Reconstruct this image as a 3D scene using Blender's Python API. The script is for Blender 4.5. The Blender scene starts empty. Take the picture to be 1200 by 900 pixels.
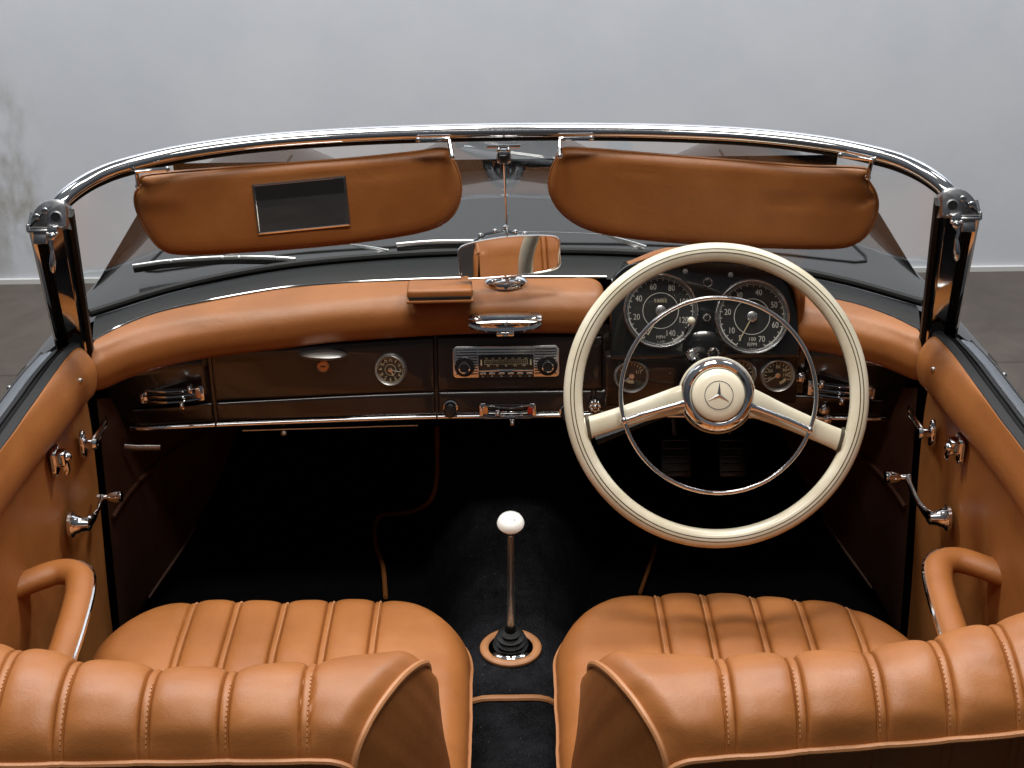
import bpy, bmesh, math, random
from mathutils import Vector, Matrix, noise
random.seed(7)
R = math.radians
V = Vector
scene = bpy.context.scene
COL = scene.collection

# ------------------------------------------------------------------ camera
CAM = V((0.008, -2.4, 2.0)); TH = R(26.0); ROLL = R(0.75); FPX = 1900.0
cd = bpy.data.cameras.new('camera'); cam = bpy.data.objects.new('camera', cd); COL.objects.link(cam)
cam.matrix_world = Matrix.Translation(CAM) @ Matrix.Rotation(R(90) - TH, 4, 'X') @ Matrix.Rotation(-ROLL, 4, 'Z')
cd.sensor_width = 36; cd.lens = FPX / 1200 * 36; cd.clip_start = 0.05; cd.clip_end = 60
scene.camera = cam

def ray(px, py):
    a = (px - 600) / FPX; b = -(py - 450) / FPX
    c, s = math.cos(ROLL), math.sin(ROLL)
    a, b = a * c + b * s, b * c - a * s
    ct, st = math.cos(TH), math.sin(TH)
    return V((a, ct + b * st, -st + b * ct))
def atY(px, py, Y):
    d = ray(px, py); return CAM + d * ((Y - CAM.y) / d.y)
def atZ(px, py, Z):
    d = ray(px, py); return CAM + d * ((Z - CAM.z) / d.z)
def atP(px, py, p, n):
    d = ray(px, py); return CAM + d * ((p - CAM).dot(n) / d.dot(n))

# ------------------------------------------------------------------ materials
MATS = {}
def node_mat(name):
    m = bpy.data.materials.new(name); m.use_nodes = True
    nt = m.node_tree; b = nt.nodes['Principled BSDF']; MATS[name] = m
    return m, nt, b
def N(nt, t, **kw):
    n = nt.nodes.new(t)
    for k, v in kw.items():
        if k in n.inputs: n.inputs[k].default_value = v
        else: setattr(n, k, v)
    return n
def simple(name, col, rough=.5, metal=0, coat=0, spec=.5, noise_amt=0, noise_scale=60, bump=0, bump_scale=300):
    m, nt, b = node_mat(name)
    b.inputs['Base Color'].default_value = (*col, 1); b.inputs['Roughness'].default_value = rough
    b.inputs['Metallic'].default_value = metal; b.inputs['Coat Weight'].default_value = coat
    b.inputs['Coat Roughness'].default_value = .04; b.inputs['Specular IOR Level'].default_value = spec
    tc = N(nt, 'ShaderNodeTexCoord')
    if noise_amt:
        n = N(nt, 'ShaderNodeTexNoise', Scale=noise_scale, Detail=5.0)
        nt.links.new(tc.outputs['Object'], n.inputs['Vector'])
        mr = N(nt, 'ShaderNodeMapRange'); mr.inputs['To Min'].default_value = rough * (1 - noise_amt); mr.inputs['To Max'].default_value = rough * (1 + noise_amt)
        nt.links.new(n.outputs['Fac'], mr.inputs['Value']); nt.links.new(mr.outputs['Result'], b.inputs['Roughness'])
    if bump:
        n2 = N(nt, 'ShaderNodeTexNoise', Scale=bump_scale, Detail=4.0)
        nt.links.new(tc.outputs['Object'], n2.inputs['Vector'])
        bp = N(nt, 'ShaderNodeBump', Strength=bump, Distance=.001)
        nt.links.new(n2.outputs['Fac'], bp.inputs['Height']); nt.links.new(bp.outputs['Normal'], b.inputs['Normal'])
    return m
def leather(name, col, rough=.45, wr=.5, grain=.35):
    m, nt, b = node_mat(name)
    tc = N(nt, 'ShaderNodeTexCoord'); L = nt.links.new
    n1 = N(nt, 'ShaderNodeTexNoise', Scale=9.0, Detail=5.0, Roughness=.6); L(tc.outputs['Object'], n1.inputs['Vector'])
    cr = N(nt, 'ShaderNodeValToRGB')
    cr.color_ramp.elements[0].position = .3; cr.color_ramp.elements[1].position = .72
    cr.color_ramp.elements[0].color = (col[0] * .86, col[1] * .83, col[2] * .8, 1)
    cr.color_ramp.elements[1].color = (min(1, col[0] * 1.1), col[1] * 1.12, col[2] * 1.15, 1)
    L(n1.outputs['Fac'], cr.inputs['Fac']); L(cr.outputs['Color'], b.inputs['Base Color'])
    vo = N(nt, 'ShaderNodeTexVoronoi', Scale=520.0); vo.feature = 'DISTANCE_TO_EDGE'; L(tc.outputs['Object'], vo.inputs['Vector'])
    n2 = N(nt, 'ShaderNodeTexNoise', Scale=26.0, Detail=6.0, Roughness=.65, Distortion=.6); L(tc.outputs['Object'], n2.inputs['Vector'])
    b1 = N(nt, 'ShaderNodeBump', Strength=grain, Distance=.0006); L(vo.outputs['Distance'], b1.inputs['Height'])
    b2 = N(nt, 'ShaderNodeBump', Strength=wr, Distance=.003); L(n2.outputs['Fac'], b2.inputs['Height']); L(b1.outputs['Normal'], b2.inputs['Normal'])
    L(b2.outputs['Normal'], b.inputs['Normal'])
    mr = N(nt, 'ShaderNodeMapRange'); mr.inputs['To Min'].default_value = rough * .8; mr.inputs['To Max'].default_value = rough * 1.2
    L(n2.outputs['Fac'], mr.inputs['Value']); L(mr.outputs['Result'], b.inputs['Roughness'])
    b.inputs['Specular IOR Level'].default_value = .45
    return m
TAN = (.305, .109, .027)
leather('leather', TAN, .45, .28)
leather('leather_trim', (.29, .107, .030), .48, .5)
leather('leather_kick', (.070, .025, .012), .6, .3)
leather('piping_leather', (.40, .175, .07), .45, .2)
simple('stitch', (.40, .17, .065), .7)
simple('chrome', (.86, .86, .87), .06, 1, noise_amt=.5, noise_scale=25)
simple('steel', (.72, .72, .72), .26, 1)
simple('bezel', (.84, .84, .84), .20, 1)
simple('cast_chrome', (.66, .67, .69), .24, 1, noise_amt=.4, noise_scale=90)
simple('satin_metal', (.88, .88, .86), .40, 1)
simple('copper', (.65, .40, .26), .3, 1)
simple('paint', (.009, .008, .008), .35, 0, .65, spec=.12)
simple('belt_reflection', (.34, .36, .39), .33, 1)  # pale metal stands in for light reflected along the painted door top
simple('dash_paint', (.0105, .0055, .0045), .30, 0, .5, noise_amt=.25, noise_scale=14, bump=.05, bump_scale=60)
simple('dash_black', (.006, .006, .006), .22, 0, .7, noise_amt=.25, noise_scale=30)
simple('rubber', (.006, .006, .006), .5, spec=.22, bump=.3, bump_scale=500)
simple('rubber_soft', (.012, .012, .012), .75, bump=.6, bump_scale=900)
simple('felt', (.018, .018, .019), .95, bump=1, bump_scale=700)
simple('dial', (.012, .013, .012), .45)
simple('dial_white', (.52, .52, .48), .5)
simple('dial_cream', (.52, .46, .30), .5)
simple('ivory', (.68, .63, .49), .24, 0, .5, noise_amt=.25, noise_scale=20)
nt = MATS['ivory'].node_tree; b = nt.nodes['Principled BSDF']; tc = N(nt, 'ShaderNodeTexCoord'); n1 = N(nt, 'ShaderNodeTexNoise', Scale=14.0, Detail=6.0, Roughness=.65); nt.links.new(tc.outputs['Object'], n1.inputs['Vector'])
cr = N(nt, 'ShaderNodeValToRGB'); e = cr.color_ramp.elements; e[0].position = .28; e[0].color = (.58, .52, .37, 1); e[1].position = .62; e[1].color = (.70, .655, .52, 1)
nt.links.new(n1.outputs['Fac'], cr.inputs['Fac']); nt.links.new(cr.outputs['Color'], b.inputs['Base Color'])
simple('ivory_light', (.74, .68, .53), .22, 0, .5)
simple('white_plastic', (.80, .79, .75), .18, 0, .6)
simple('groove_dark', (.05, .040, .02), .5)
simple('red', (.35, .02, .01), .35)
simple('amber', (.60, .22, .06), .35)
simple('black_plastic', (.010, .010, .010), .3, 0, .3)
m, nt, b = node_mat('mirror'); b.inputs['Base Color'].default_value = (.92, .92, .92, 1); b.inputs['Metallic'].default_value = 1; b.inputs['Roughness'].default_value = .015
# carpet with lint
def carpet(name, dark, light, lint):
    m, nt, b = node_mat(name); tc = N(nt, 'ShaderNodeTexCoord'); L = nt.links.new
    n1 = N(nt, 'ShaderNodeTexNoise', Scale=420.0, Detail=3.0); L(tc.outputs['Object'], n1.inputs['Vector'])
    n3 = N(nt, 'ShaderNodeTexNoise', Scale=22.0, Detail=5.0, Roughness=.7); L(tc.outputs['Object'], n3.inputs['Vector'])
    cr = N(nt, 'ShaderNodeValToRGB'); e = cr.color_ramp.elements
    e[0].position = .36; e[0].color = (dark, dark, dark * 1.1, 1); e[1].position = .66; e[1].color = (light, light, light * 1.18, 1)
    mx = N(nt, 'ShaderNodeMath', operation='ADD'); mm = N(nt, 'ShaderNodeMath', operation='MULTIPLY'); mm.inputs[1].default_value = .55
    m2 = N(nt, 'ShaderNodeMath', operation='MULTIPLY'); m2.inputs[1].default_value = .45
    L(n1.outputs['Fac'], mm.inputs[0]); L(n3.outputs['Fac'], m2.inputs[0]); L(mm.outputs[0], mx.inputs[0]); L(m2.outputs[0], mx.inputs[1]); L(mx.outputs[0], cr.inputs['Fac'])
    vl = N(nt, 'ShaderNodeTexVoronoi', Scale=75.0); L(tc.outputs['Object'], vl.inputs['Vector'])
    lt = N(nt, 'ShaderNodeMath', operation='LESS_THAN'); lt.inputs[1].default_value = lint; L(vl.outputs['Distance'], lt.inputs[0])
    mc = N(nt, 'ShaderNodeMixRGB'); mc.inputs['Color2'].default_value = (.24, .23, .22, 1); L(lt.outputs[0], mc.inputs['Fac']); L(cr.outputs['Color'], mc.inputs['Color1'])
    L(mc.outputs['Color'], b.inputs['Base Color']); b.inputs['Roughness'].default_value = 1; b.inputs['Specular IOR Level'].default_value = .05
    bp = N(nt, 'ShaderNodeBump', Strength=1, Distance=.004); L(n1.outputs['Fac'], bp.inputs['Height']); L(bp.outputs['Normal'], b.inputs['Normal'])
carpet('carpet', .003, .008, .03); carpet('carpet_tunnel', .003, .024, .045)  # same carpet twice: footwell copy darker, its shade put into the colour
def thin_glass(name, tint, boost=1.0, haze=0.0):
    m = bpy.data.materials.new(name); m.use_nodes = True; MATS[name] = m; nt = m.node_tree
    for n in list(nt.nodes): nt.nodes.remove(n)
    out = N(nt, 'ShaderNodeOutputMaterial'); t = N(nt, 'ShaderNodeBsdfTransparent'); t.inputs['Color'].default_value = (*tint, 1)
    g = N(nt, 'ShaderNodeBsdfGlossy', Roughness=.02); L = nt.links.new
    ge = N(nt, 'ShaderNodeNewGeometry'); dt = N(nt, 'ShaderNodeVectorMath', operation='DOT_PRODUCT'); L(ge.outputs['Normal'], dt.inputs[0]); L(ge.outputs['Incoming'], dt.inputs[1])
    ab = N(nt, 'ShaderNodeMath', operation='ABSOLUTE'); L(dt.outputs['Value'], ab.inputs[0]); om = N(nt, 'ShaderNodeMath', operation='SUBTRACT'); om.inputs[0].default_value = 1; L(ab.outputs[0], om.inputs[1])
    pw = N(nt, 'ShaderNodeMath', operation='POWER'); pw.inputs[1].default_value = 5; L(om.outputs[0], pw.inputs[0])
    f = N(nt, 'ShaderNodeMath', operation='MULTIPLY_ADD'); f.inputs[1].default_value = .96; f.inputs[2].default_value = .04; L(pw.outputs[0], f.inputs[0])
    mul = N(nt, 'ShaderNodeMath', operation='MULTIPLY'); mul.inputs[1].default_value = boost; mul.use_clamp = True
    mix = N(nt, 'ShaderNodeMixShader'); L = nt.links.new
    L(f.outputs[0], mul.inputs[0]); L(mul.outputs[0], mix.inputs['Fac']); L(t.outputs[0], mix.inputs[1]); L(g.outputs[0], mix.inputs[2])
    if haze:
        d = N(nt, 'ShaderNodeBsdfDiffuse'); d.inputs['Color'].default_value = (.8, .8, .8, 1)
        m3 = N(nt, 'ShaderNodeMixShader'); m3.inputs['Fac'].default_value = haze
        L(mix.outputs[0], m3.inputs[1]); L(d.outputs[0], m3.inputs[2]); L(m3.outputs[0], out.inputs['Surface'])
    else: L(mix.outputs[0], out.inputs['Surface'])
thin_glass('glass', (.93, .95, .94), 1.4, .004)
thin_glass('gauge_glass', (.97, .97, .97), 1.0)

# ------------------------------------------------------------------ mesh builder
class MB:
    def __init__(s): s.v = []; s.f = []; s.fm = []; s.mats = []; s.cur = 0
    def mat(s, n):
        if n not in s.mats: s.mats.append(n)
        s.cur = s.mats.index(n); return s
    def add(s, vs, fs):
        o = len(s.v); s.v += [tuple(v) for v in vs]
        for f in fs: s.f.append([o + i for i in f]); s.fm.append(s.cur)
    def grid(s, rows, cu=False, cv=False, caps=False):
        n = len(rows); k = len(rows[0]); vs = [p for r in rows for p in r]; fs = []
        for i in range(n if cv else n - 1):
            for j in range(k if cu else k - 1):
                a, c = i * k + j, i * k + (j + 1) % k; i2 = (i + 1) % n
                fs.append((a, c, i2 * k + (j + 1) % k, i2 * k + j))
        if caps: fs.append(list(range(k))); fs.append([(n - 1) * k + j for j in range(k)])
        s.add(vs, fs)
    def tube(s, pts, r, seg=10, closed=False, caps=True, ell=(1, 1), up=None):
        pts = [V(p) for p in pts]; n = len(pts)
        rs = list(r) if isinstance(r, (list, tuple)) else [r] * n
        rows = []; prev = None
        for i, p in enumerate(pts):
            if closed: t = pts[(i + 1) % n] - pts[i - 1]
            else: t = pts[min(i + 1, n - 1)] - pts[max(i - 1, 0)]
            t.normalize()
            if up is not None: a = V(up) - t * V(up).dot(t)
            elif prev is None:
                a = V((0, 0, 1)) if abs(t.z) < .9 else V((1, 0, 0)); a = a - t * a.dot(t)
            else: a = prev - t * prev.dot(t)
            a.normalize(); prev = a; c = t.cross(a)
            rows.append([p + a * math.cos(q) * rs[i] * ell[0] + c * math.sin(q) * rs[i] * ell[1] for q in [2 * math.pi * j / seg for j in range(seg)]])
        s.grid(rows, cu=True, cv=closed, caps=caps and not closed)
    def lathe(s, prof, M, seg=24):
        rows = []
        for r, h in prof:
            rows.append([M @ V((max(r, 1e-5) * math.cos(2 * math.pi * j / seg), max(r, 1e-5) * math.sin(2 * math.pi * j / seg), h)) for j in range(seg)])
        s.grid(rows, cu=True)
    def sphere(s, c, r, seg=16, sc=(1, 1, 1)):
        M = Matrix.Translation(c) @ Matrix.Diagonal((*sc, 1))
        s.lathe([(r * math.sin(R(a)), -r * math.cos(R(a))) for a in range(0, 181, 15)], M, seg)
    def box(s, M, d, bev=0, seg=2):
        bm = bmesh.new(); bmesh.ops.create_cube(bm, size=1)
        for v in bm.verts: v.co = V((v.co.x * d[0], v.co.y * d[1], v.co.z * d[2]))
        if bev: bmesh.ops.bevel(bm, geom=bm.edges[:], offset=bev, segments=seg, profile=.5, affect='EDGES')
        bm.verts.index_update(); s.add([M @ v.co for v in bm.verts], [[v.index for v in f.verts] for f in bm.faces]); bm.free()
    def prism(s, outl, M, t, bev=0):
        """outline in local xy, extruded from z=0 to t, optional bevel on the front (z=t)"""
        n = len(outl); cx = sum(p[0] for p in outl) / n; cy = sum(p[1] for p in outl) / n
        rows = [[M @ V((x, y, 0)) for x, y in outl]]
        if bev:
            for a in (0, 45, 90):
                o = bev * (1 - math.cos(R(a))); h = t - bev + bev * math.sin(R(a)); row = []
                for i, (x, y) in enumerate(outl):
                    x0, y0 = outl[i - 1]; x1, y1 = outl[(i + 1) % n]; tx, ty = x1 - x0, y1 - y0; l = math.hypot(tx, ty) or 1
                    nx, ny = -ty / l, tx / l
                    if nx * (cx - x) + ny * (cy - y) < 0: nx, ny = -nx, -ny
                    row.append(M @ V((x + nx * o, y + ny * o, h)))
                rows.append(row)
        else: rows.append([M @ V((x, y, t)) for x, y in outl])
        s.grid(rows, cu=True, caps=True)
    def text(s, txt, size, M, ext=.0002, rot=0):
        cu = bpy.data.curves.new('t', 'FONT'); cu.body = txt; cu.size = size; cu.align_x = 'CENTER'; cu.align_y = 'CENTER'; cu.extrude = ext; cu.resolution_u = 3
        ob = bpy.data.objects.new('t', cu); me = ob.to_mesh()
        Mx = M @ Matrix.Rotation(rot, 4, 'Z')
        s.add([Mx @ v.co for v in me.vertices], [list(p.vertices) for p in me.polygons])
        ob.to_mesh_clear(); bpy.data.objects.remove(ob); bpy.data.curves.remove(cu)
    def build(s, name, parent=None, label=None, ang=40, recalc=True):
        me = bpy.data.meshes.new(name); me.from_pydata(s.v, [], s.f)
        for n in s.mats: me.materials.append(MATS[n])
        me.polygons.foreach_set('material_index', s.fm)
        if recalc:
            bm = bmesh.new(); bm.from_mesh(me); bmesh.ops.recalc_face_normals(bm, faces=bm.faces[:]); bm.to_mesh(me); bm.free()
        me.polygons.foreach_set('use_smooth', [True] * len(me.polygons)); me.set_sharp_from_angle(angle=R(ang))
        o = bpy.data.objects.new(name, me); COL.objects.link(o)
        if parent is not None: o.parent = parent
        if label: o['label'] = label
        return o
def mb(m): return MB().mat(m)
def frame(p, x, z):
    z = V(z).normalized(); x = V(x); x = (x - z * x.dot(z)).normalized(); y = z.cross(x)
    M = Matrix((x, y, z)).transposed().to_4x4(); return Matrix.Translation(V(p)) @ M
def face(p, tilt, yaw=0, roll=0):
    """local x right, y up, z towards the driver; tilt leans the face upwards"""
    z = V((0, -math.cos(R(tilt)), math.sin(R(tilt)))); z = Matrix.Rotation(R(yaw), 3, 'Z') @ z
    x = Matrix.Rotation(R(yaw), 3, 'Z') @ V((1, 0, 0))
    return frame(p, x, z) @ Matrix.Rotation(R(roll), 4, 'Z')
def spline(pts, n=8, closed=False):
    pts = [V(p) for p in pts]; k = len(pts); out = []
    for i in range(k if closed else k - 1):
        if closed: p0, p1, p2, p3 = pts[i - 1], pts[i], pts[(i + 1) % k], pts[(i + 2) % k]
        else:
            p1, p2 = pts[i], pts[i + 1]; p0 = pts[i - 1] if i else p1 * 2 - p2; p3 = pts[i + 2] if i + 2 < k else p2 * 2 - p1
        for j in range(n):
            t = j / n
            out.append(.5 * ((2 * p1) + (p2 - p0) * t + (2 * p0 - 5 * p1 + 4 * p2 - p3) * t * t + (3 * p1 - p0 - 3 * p2 + p3) * t ** 3))
    if not closed: out.append(pts[-1].copy())
    return out
def tab(xs, ys):
    """smooth 1-D table (Catmull-Rom, clamped ends extrapolated flat)"""
    def f(x):
        if x <= xs[0]: return ys[0]
        if x >= xs[-1]: return ys[-1]
        i = max(j for j in range(len(xs) - 1) if xs[j] <= x)
        h = xs[i + 1] - xs[i]; t = (x - xs[i]) / h
        def sl(k):
            if k == 0: return (ys[1] - ys[0]) / (xs[1] - xs[0])
            if k == len(xs) - 1: return (ys[-1] - ys[-2]) / (xs[-1] - xs[-2])
            return (ys[k + 1] - ys[k - 1]) / (xs[k + 1] - xs[k - 1])
        a, c = sl(i) * h, sl(i + 1) * h
        return (2 * t ** 3 - 3 * t * t + 1) * ys[i] + (t ** 3 - 2 * t * t + t) * a + (-2 * t ** 3 + 3 * t * t) * ys[i + 1] + (t ** 3 - t * t) * c
    return f
def lerp(a, b, t): return a + (b - a) * t
def rrect(w, h, r, n=6):
    o = []
    for cx, cy, a0 in ((w / 2 - r, h / 2 - r, 0), (-w / 2 + r, h / 2 - r, 90), (-w / 2 + r, -h / 2 + r, 180), (w / 2 - r, -h / 2 + r, 270)):
        for i in range(n + 1):
            a = R(a0 + 90 * i / n); o.append((cx + r * math.cos(a), cy + r * math.sin(a)))
    return o
def linspace(a, b, n): return [a + (b - a) * i / (n - 1) for i in range(n)]
def sm(a, b, x):
    t = min(1, max(0, (x - a) / (b - a))); return t * t * (3 - 2 * t)

# ------------------------------------------------------------------ the room: wall and floor
def structure(o, lab, cat):
    o['kind'] = 'structure'; o['label'] = lab; o['category'] = cat; return o
m, nt, b = node_mat('wall_plaster'); tc = N(nt, 'ShaderNodeTexCoord'); L = nt.links.new
sx = N(nt, 'ShaderNodeSeparateXYZ'); L(tc.outputs['Object'], sx.inputs[0])
n1 = N(nt, 'ShaderNodeTexNoise', Scale=2.2, Detail=6.0, Roughness=.6); L(tc.outputs['Object'], n1.inputs['Vector'])
cr = N(nt, 'ShaderNodeValToRGB'); e = cr.color_ramp.elements; e[0].position = .25; e[0].color = (.455, .475, .515, 1); e[1].position = .75; e[1].color = (.525, .54, .575, 1)
L(n1.outputs['Fac'], cr.inputs['Fac'])
mp = N(nt, 'ShaderNodeMapping'); _st = atY(4, 225, 2.5); mp.inputs['Location'].default_value = (-(_st.x) * 5.2, 0, -(_st.z - 2.2) * 2.1); mp.inputs['Scale'].default_value = (5.2, 0, 2.1); L(tc.outputs['Object'], mp.inputs['Vector'])
ln = N(nt, 'ShaderNodeVectorMath', operation='LENGTH'); L(mp.outputs[0], ln.inputs[0])
fo = N(nt, 'ShaderNodeMapRange'); fo.inputs['From Min'].default_value = .25; fo.inputs['From Max'].default_value = 1.0; fo.inputs['To Min'].default_value = 1; fo.inputs['To Max'].default_value = 0; L(ln.outputs['Value'], fo.inputs['Value'])
mq = N(nt, 'ShaderNodeMapping'); mq.inputs['Scale'].default_value = (1.5, 1, .8); L(tc.outputs['Object'], mq.inputs['Vector'])
n2 = N(nt, 'ShaderNodeTexNoise', Scale=6.0, Detail=4.0, Roughness=.55, Distortion=.1); L(mq.outputs[0], n2.inputs['Vector'])
r2 = N(nt, 'ShaderNodeMapRange'); r2.inputs['From Min'].default_value = .44; r2.inputs['From Max'].default_value = .66; L(n2.outputs['Fac'], r2.inputs['Value'])
mu = N(nt, 'ShaderNodeMath', operation='MULTIPLY'); L(fo.outputs[0], mu.inputs[0]); L(r2.outputs[0], mu.inputs[1])
mc = N(nt, 'ShaderNodeMixRGB'); mc.inputs['Color2'].default_value = (.25, .235, .205, 1); L(mu.outputs[0], mc.inputs['Fac']); L(cr.outputs[0], mc.inputs['Color1'])
L(mc.outputs[0], b.inputs['Base Color']); b.inputs['Roughness'].default_value = .7; b.inputs['Specular IOR Level'].default_value = .25
bp = N(nt, 'ShaderNodeBump', Strength=.15, Distance=.01); L(n2.outputs['Fac'], bp.inputs['Height']); L(bp.outputs['Normal'], b.inputs['Normal'])
simple('skirting_white', (.50, .50, .49), .5)
m, nt, b = node_mat('floor_stone'); tc = N(nt, 'ShaderNodeTexCoord'); L = nt.links.new
n1 = N(nt, 'ShaderNodeTexNoise', Scale=3.0, Detail=9.0, Roughness=.7, Distortion=.8); L(tc.outputs['Object'], n1.inputs['Vector'])
cr = N(nt, 'ShaderNodeValToRGB'); e = cr.color_ramp.elements; e[0].position = .3; e[0].color = (.046, .036, .029, 1); e[1].position = .75; e[1].color = (.098, .080, .066, 1)
L(n1.outputs['Fac'], cr.inputs['Fac'])
br = N(nt, 'ShaderNodeTexBrick', Scale=1.0); br.offset = 0; br.inputs['Mortar Size'].default_value = .004; br.inputs['Brick Width'].default_value = .9; br.inputs['Row Height'].default_value = .9
br.inputs['Color1'].default_value = (1, 1, 1, 1); br.inputs['Color2'].default_value = (.86, .86, .86, 1); br.inputs['Mortar'].default_value = (.5, .5, .5, 1); L(tc.outputs['Object'], br.inputs['Vector'])
mc = N(nt, 'ShaderNodeMixRGB', blend_type='MULTIPLY'); mc.inputs['Fac'].default_value = 1; L(cr.outputs[0], mc.inputs['Color1']); L(br.outputs['Color'], mc.inputs['Color2'])
L(mc.outputs[0], b.inputs['Base Color']); b.inputs['Roughness'].default_value = .42
w = mb('wall_plaster'); w.box(Matrix.Identity(4), (12, .1, 4.6)); wo = w.build('wall'); wo.location = (0, 2.55, 2.2); structure(wo, 'pale grey plaster wall with a dark smudge behind the car', 'wall')
w = mb('floor_stone'); w.box(Matrix.Translation((0, -2, -.05)), (12, 9, .1)); structure(w.build('floor'), 'dark brown stone floor the car stands on', 'floor')
w = mb('skirting_white'); w.box(Matrix.Translation((0, 2.494, .008)), (12, .012, .016)); structure(w.build('skirting_board'), 'thin white strip along the foot of the wall', 'skirting')

# ------------------------------------------------------------------ the car
CAR = bpy.data.objects.new('convertible_car', None); COL.objects.link(CAR)
CAR['label'] = 'open vintage convertible with tan leather seats, chrome windscreen frame and ivory steering wheel'; CAR['category'] = 'car'

# ---- shared curves (x >= 0 half, mirrored)
base_pts = [(0, .245, .962), (.2, .237, .960), (.395, .212, .952), (.56, .150, .942), (.69, .065, .932)]
hd_pts = [(0, 0, 1.260), (.13, -.003, 1.2597), (.26, -.015, 1.2592), (.38, -.038, 1.2582), (.48, -.073, 1.2552), (.555, -.113, 1.2495), (.592, -.138, 1.2425), (.617, -.164, 1.2335), (.635, -.185, 1.2215), (.642, -.196, 1.208)]
def mirrored(h): return [V((-x, y, z)) for x, y, z in reversed(h[1:])] + [V(p) for p in h]
BASE = spline(mirrored(base_pts), 8); HEAD = spline(mirrored(hd_pts), 8)
by = tab([p[0] for p in base_pts], [p[1] for p in base_pts]); bz = tab([p[0] for p in base_pts], [p[2] for p in base_pts])

# ---- body: wings, bonnet bulge, scuttle
secs = [
 (-.05, [(0, .952), (.22, .95), (.40, .945), (.55, .938), (.66, .932), (.745, .912), (.795, .868), (.822, .77), (.83, .58), (.82, .30)]),
 (.30, [(0, .947), (.20, .945), (.40, .938), (.55, .924), (.645, .911), (.715, .895), (.775, .855), (.812, .77), (.826, .58), (.815, .30)]),
 (.70, [(0, .925), (.17, .912), (.33, .880), (.47, .860), (.57, .868), (.66, .872), (.735, .848), (.79, .77), (.815, .58), (.805, .30)]),
 (1.10, [(0, .882), (.15, .864), (.27, .815), (.38, .790), (.49, .818), (.585, .852), (.675, .843), (.745, .775), (.785, .58), (.78, .30)]),
 (1.38, [(0, .842), (.13, .822), (.245, .765), (.35, .742), (.455, .785), (.545, .826), (.63, .815), (.695, .74), (.73, .55), (.72, .30)]),
 (1.60, [(0, .70), (.12, .68), (.23, .64), (.33, .63), (.43, .665), (.53, .70), (.60, .69), (.65, .62), (.67, .48), (.66, .30)]),
 (1.72, [(0, .45), (.12, .45), (.22, .44), (.31, .44), (.41, .46), (.51, .49), (.57, .48), (.61, .44), (.62, .38), (.61, .30)])]
secY = [q[0] for q in secs]
colX = [tab(secY, [q[1][k][0] for q in secs]) for k in range(10)]; colZ = [tab(secY, [q[1][k][1] for q in secs]) for k in range(10)]
def body_pt(u, Y):
    """u in 0..9 along the half section"""
    ks = list(range(10))
    return tab(ks, [colX[k](Y) for k in ks])(u), tab(ks, [colZ[k](Y) for k in ks])(u)
def body_z(x, Y):
    lo, hi = 0.0, 6.5
    for _ in range(24):
        md = (lo + hi) / 2
        if body_pt(md, Y)[0] < x: lo = md
        else: hi = md
    return body_pt(lo, Y)[1]
def y_start(u):
    x0 = body_pt(u, .1)[0]
    return by(x0) + .012 if x0 < .69 else max(-.045, lerp(.065, -.045, sm(.69, .74, x0)))
us = linspace(0, 9, 46); rows = []
for u in [-q for q in reversed(us[1:])] + us:
    a = abs(u); y0 = y_start(a); r = []
    for t in linspace(0, 1, 44):
        Y = y0 + (1.72 - y0) * t; x, z = body_pt(a, Y); r.append(V((x if u >= 0 else -x, Y, z)))
    rows.append(r)
bd = mb('paint'); bd.grid(rows)
body = bd.build('body', CAR, 'near black glossy bodywork', ang=60)
# bonnet shut line, sunk rubber bead
line = []
for Y in linspace(1.25, .40, 14): line.append((lerp(.655, .50, sm(.35, 1.3, Y)), Y))
line += [(.657, .36), (.650, .325), (.625, .306), (.58, .305), (.5, .312), (.35, .328), (.2, .336), (0, .34)]
pts = [V((x, y, body_z(x, y) + .0005)) for x, y in line]
g = mb('rubber'); full = pts + [V((-p.x, p.y, p.z)) for p in reversed(pts[:-1])]; g.tube(full, .0028, 6); g.build('bonnet_seam', body)
# ---- windscreen
wg = mb('glass'); rows = []; n = 61
def resample(c, n):
    d = [0]
    for i in range(1, len(c)): d.append(d[-1] + (c[i] - c[i - 1]).length)
    out = []
    for t in linspace(0, d[-1], n):
        i = min(len(c) - 2, max(k for k in range(len(d)) if d[k] <= t + 1e-9)); out.append(c[i].lerp(c[i + 1], (t - d[i]) / (d[i + 1] - d[i])))
    return out
hb, hh = resample(BASE, n), resample(HEAD, n)
for i in range(n):
    r = []
    for t in linspace(0, 1, 12):
        p = hb[i].lerp(hh[i], t); bow = math.sin(math.pi * t) * .012
        r.append(p + V((0, bow, bow * .6)))
    rows.append(r)
wg.grid(rows)
WS = wg.build('windscreen', CAR, ang=80)
h = mb('chrome'); h.tube([p + V((0, 0, .0018)) for p in HEAD], .0097, 16, ell=(1.0, 1.4), up=(0, -.35, 1)); h.build('header_rail', WS)
h = mb('rubber'); h.tube([p + V((0, .004, -.0105)) for p in HEAD], .0058, 10, ell=(1, 1.2), up=(0, -.35, 1)); h.build('header_seal', WS)
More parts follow.
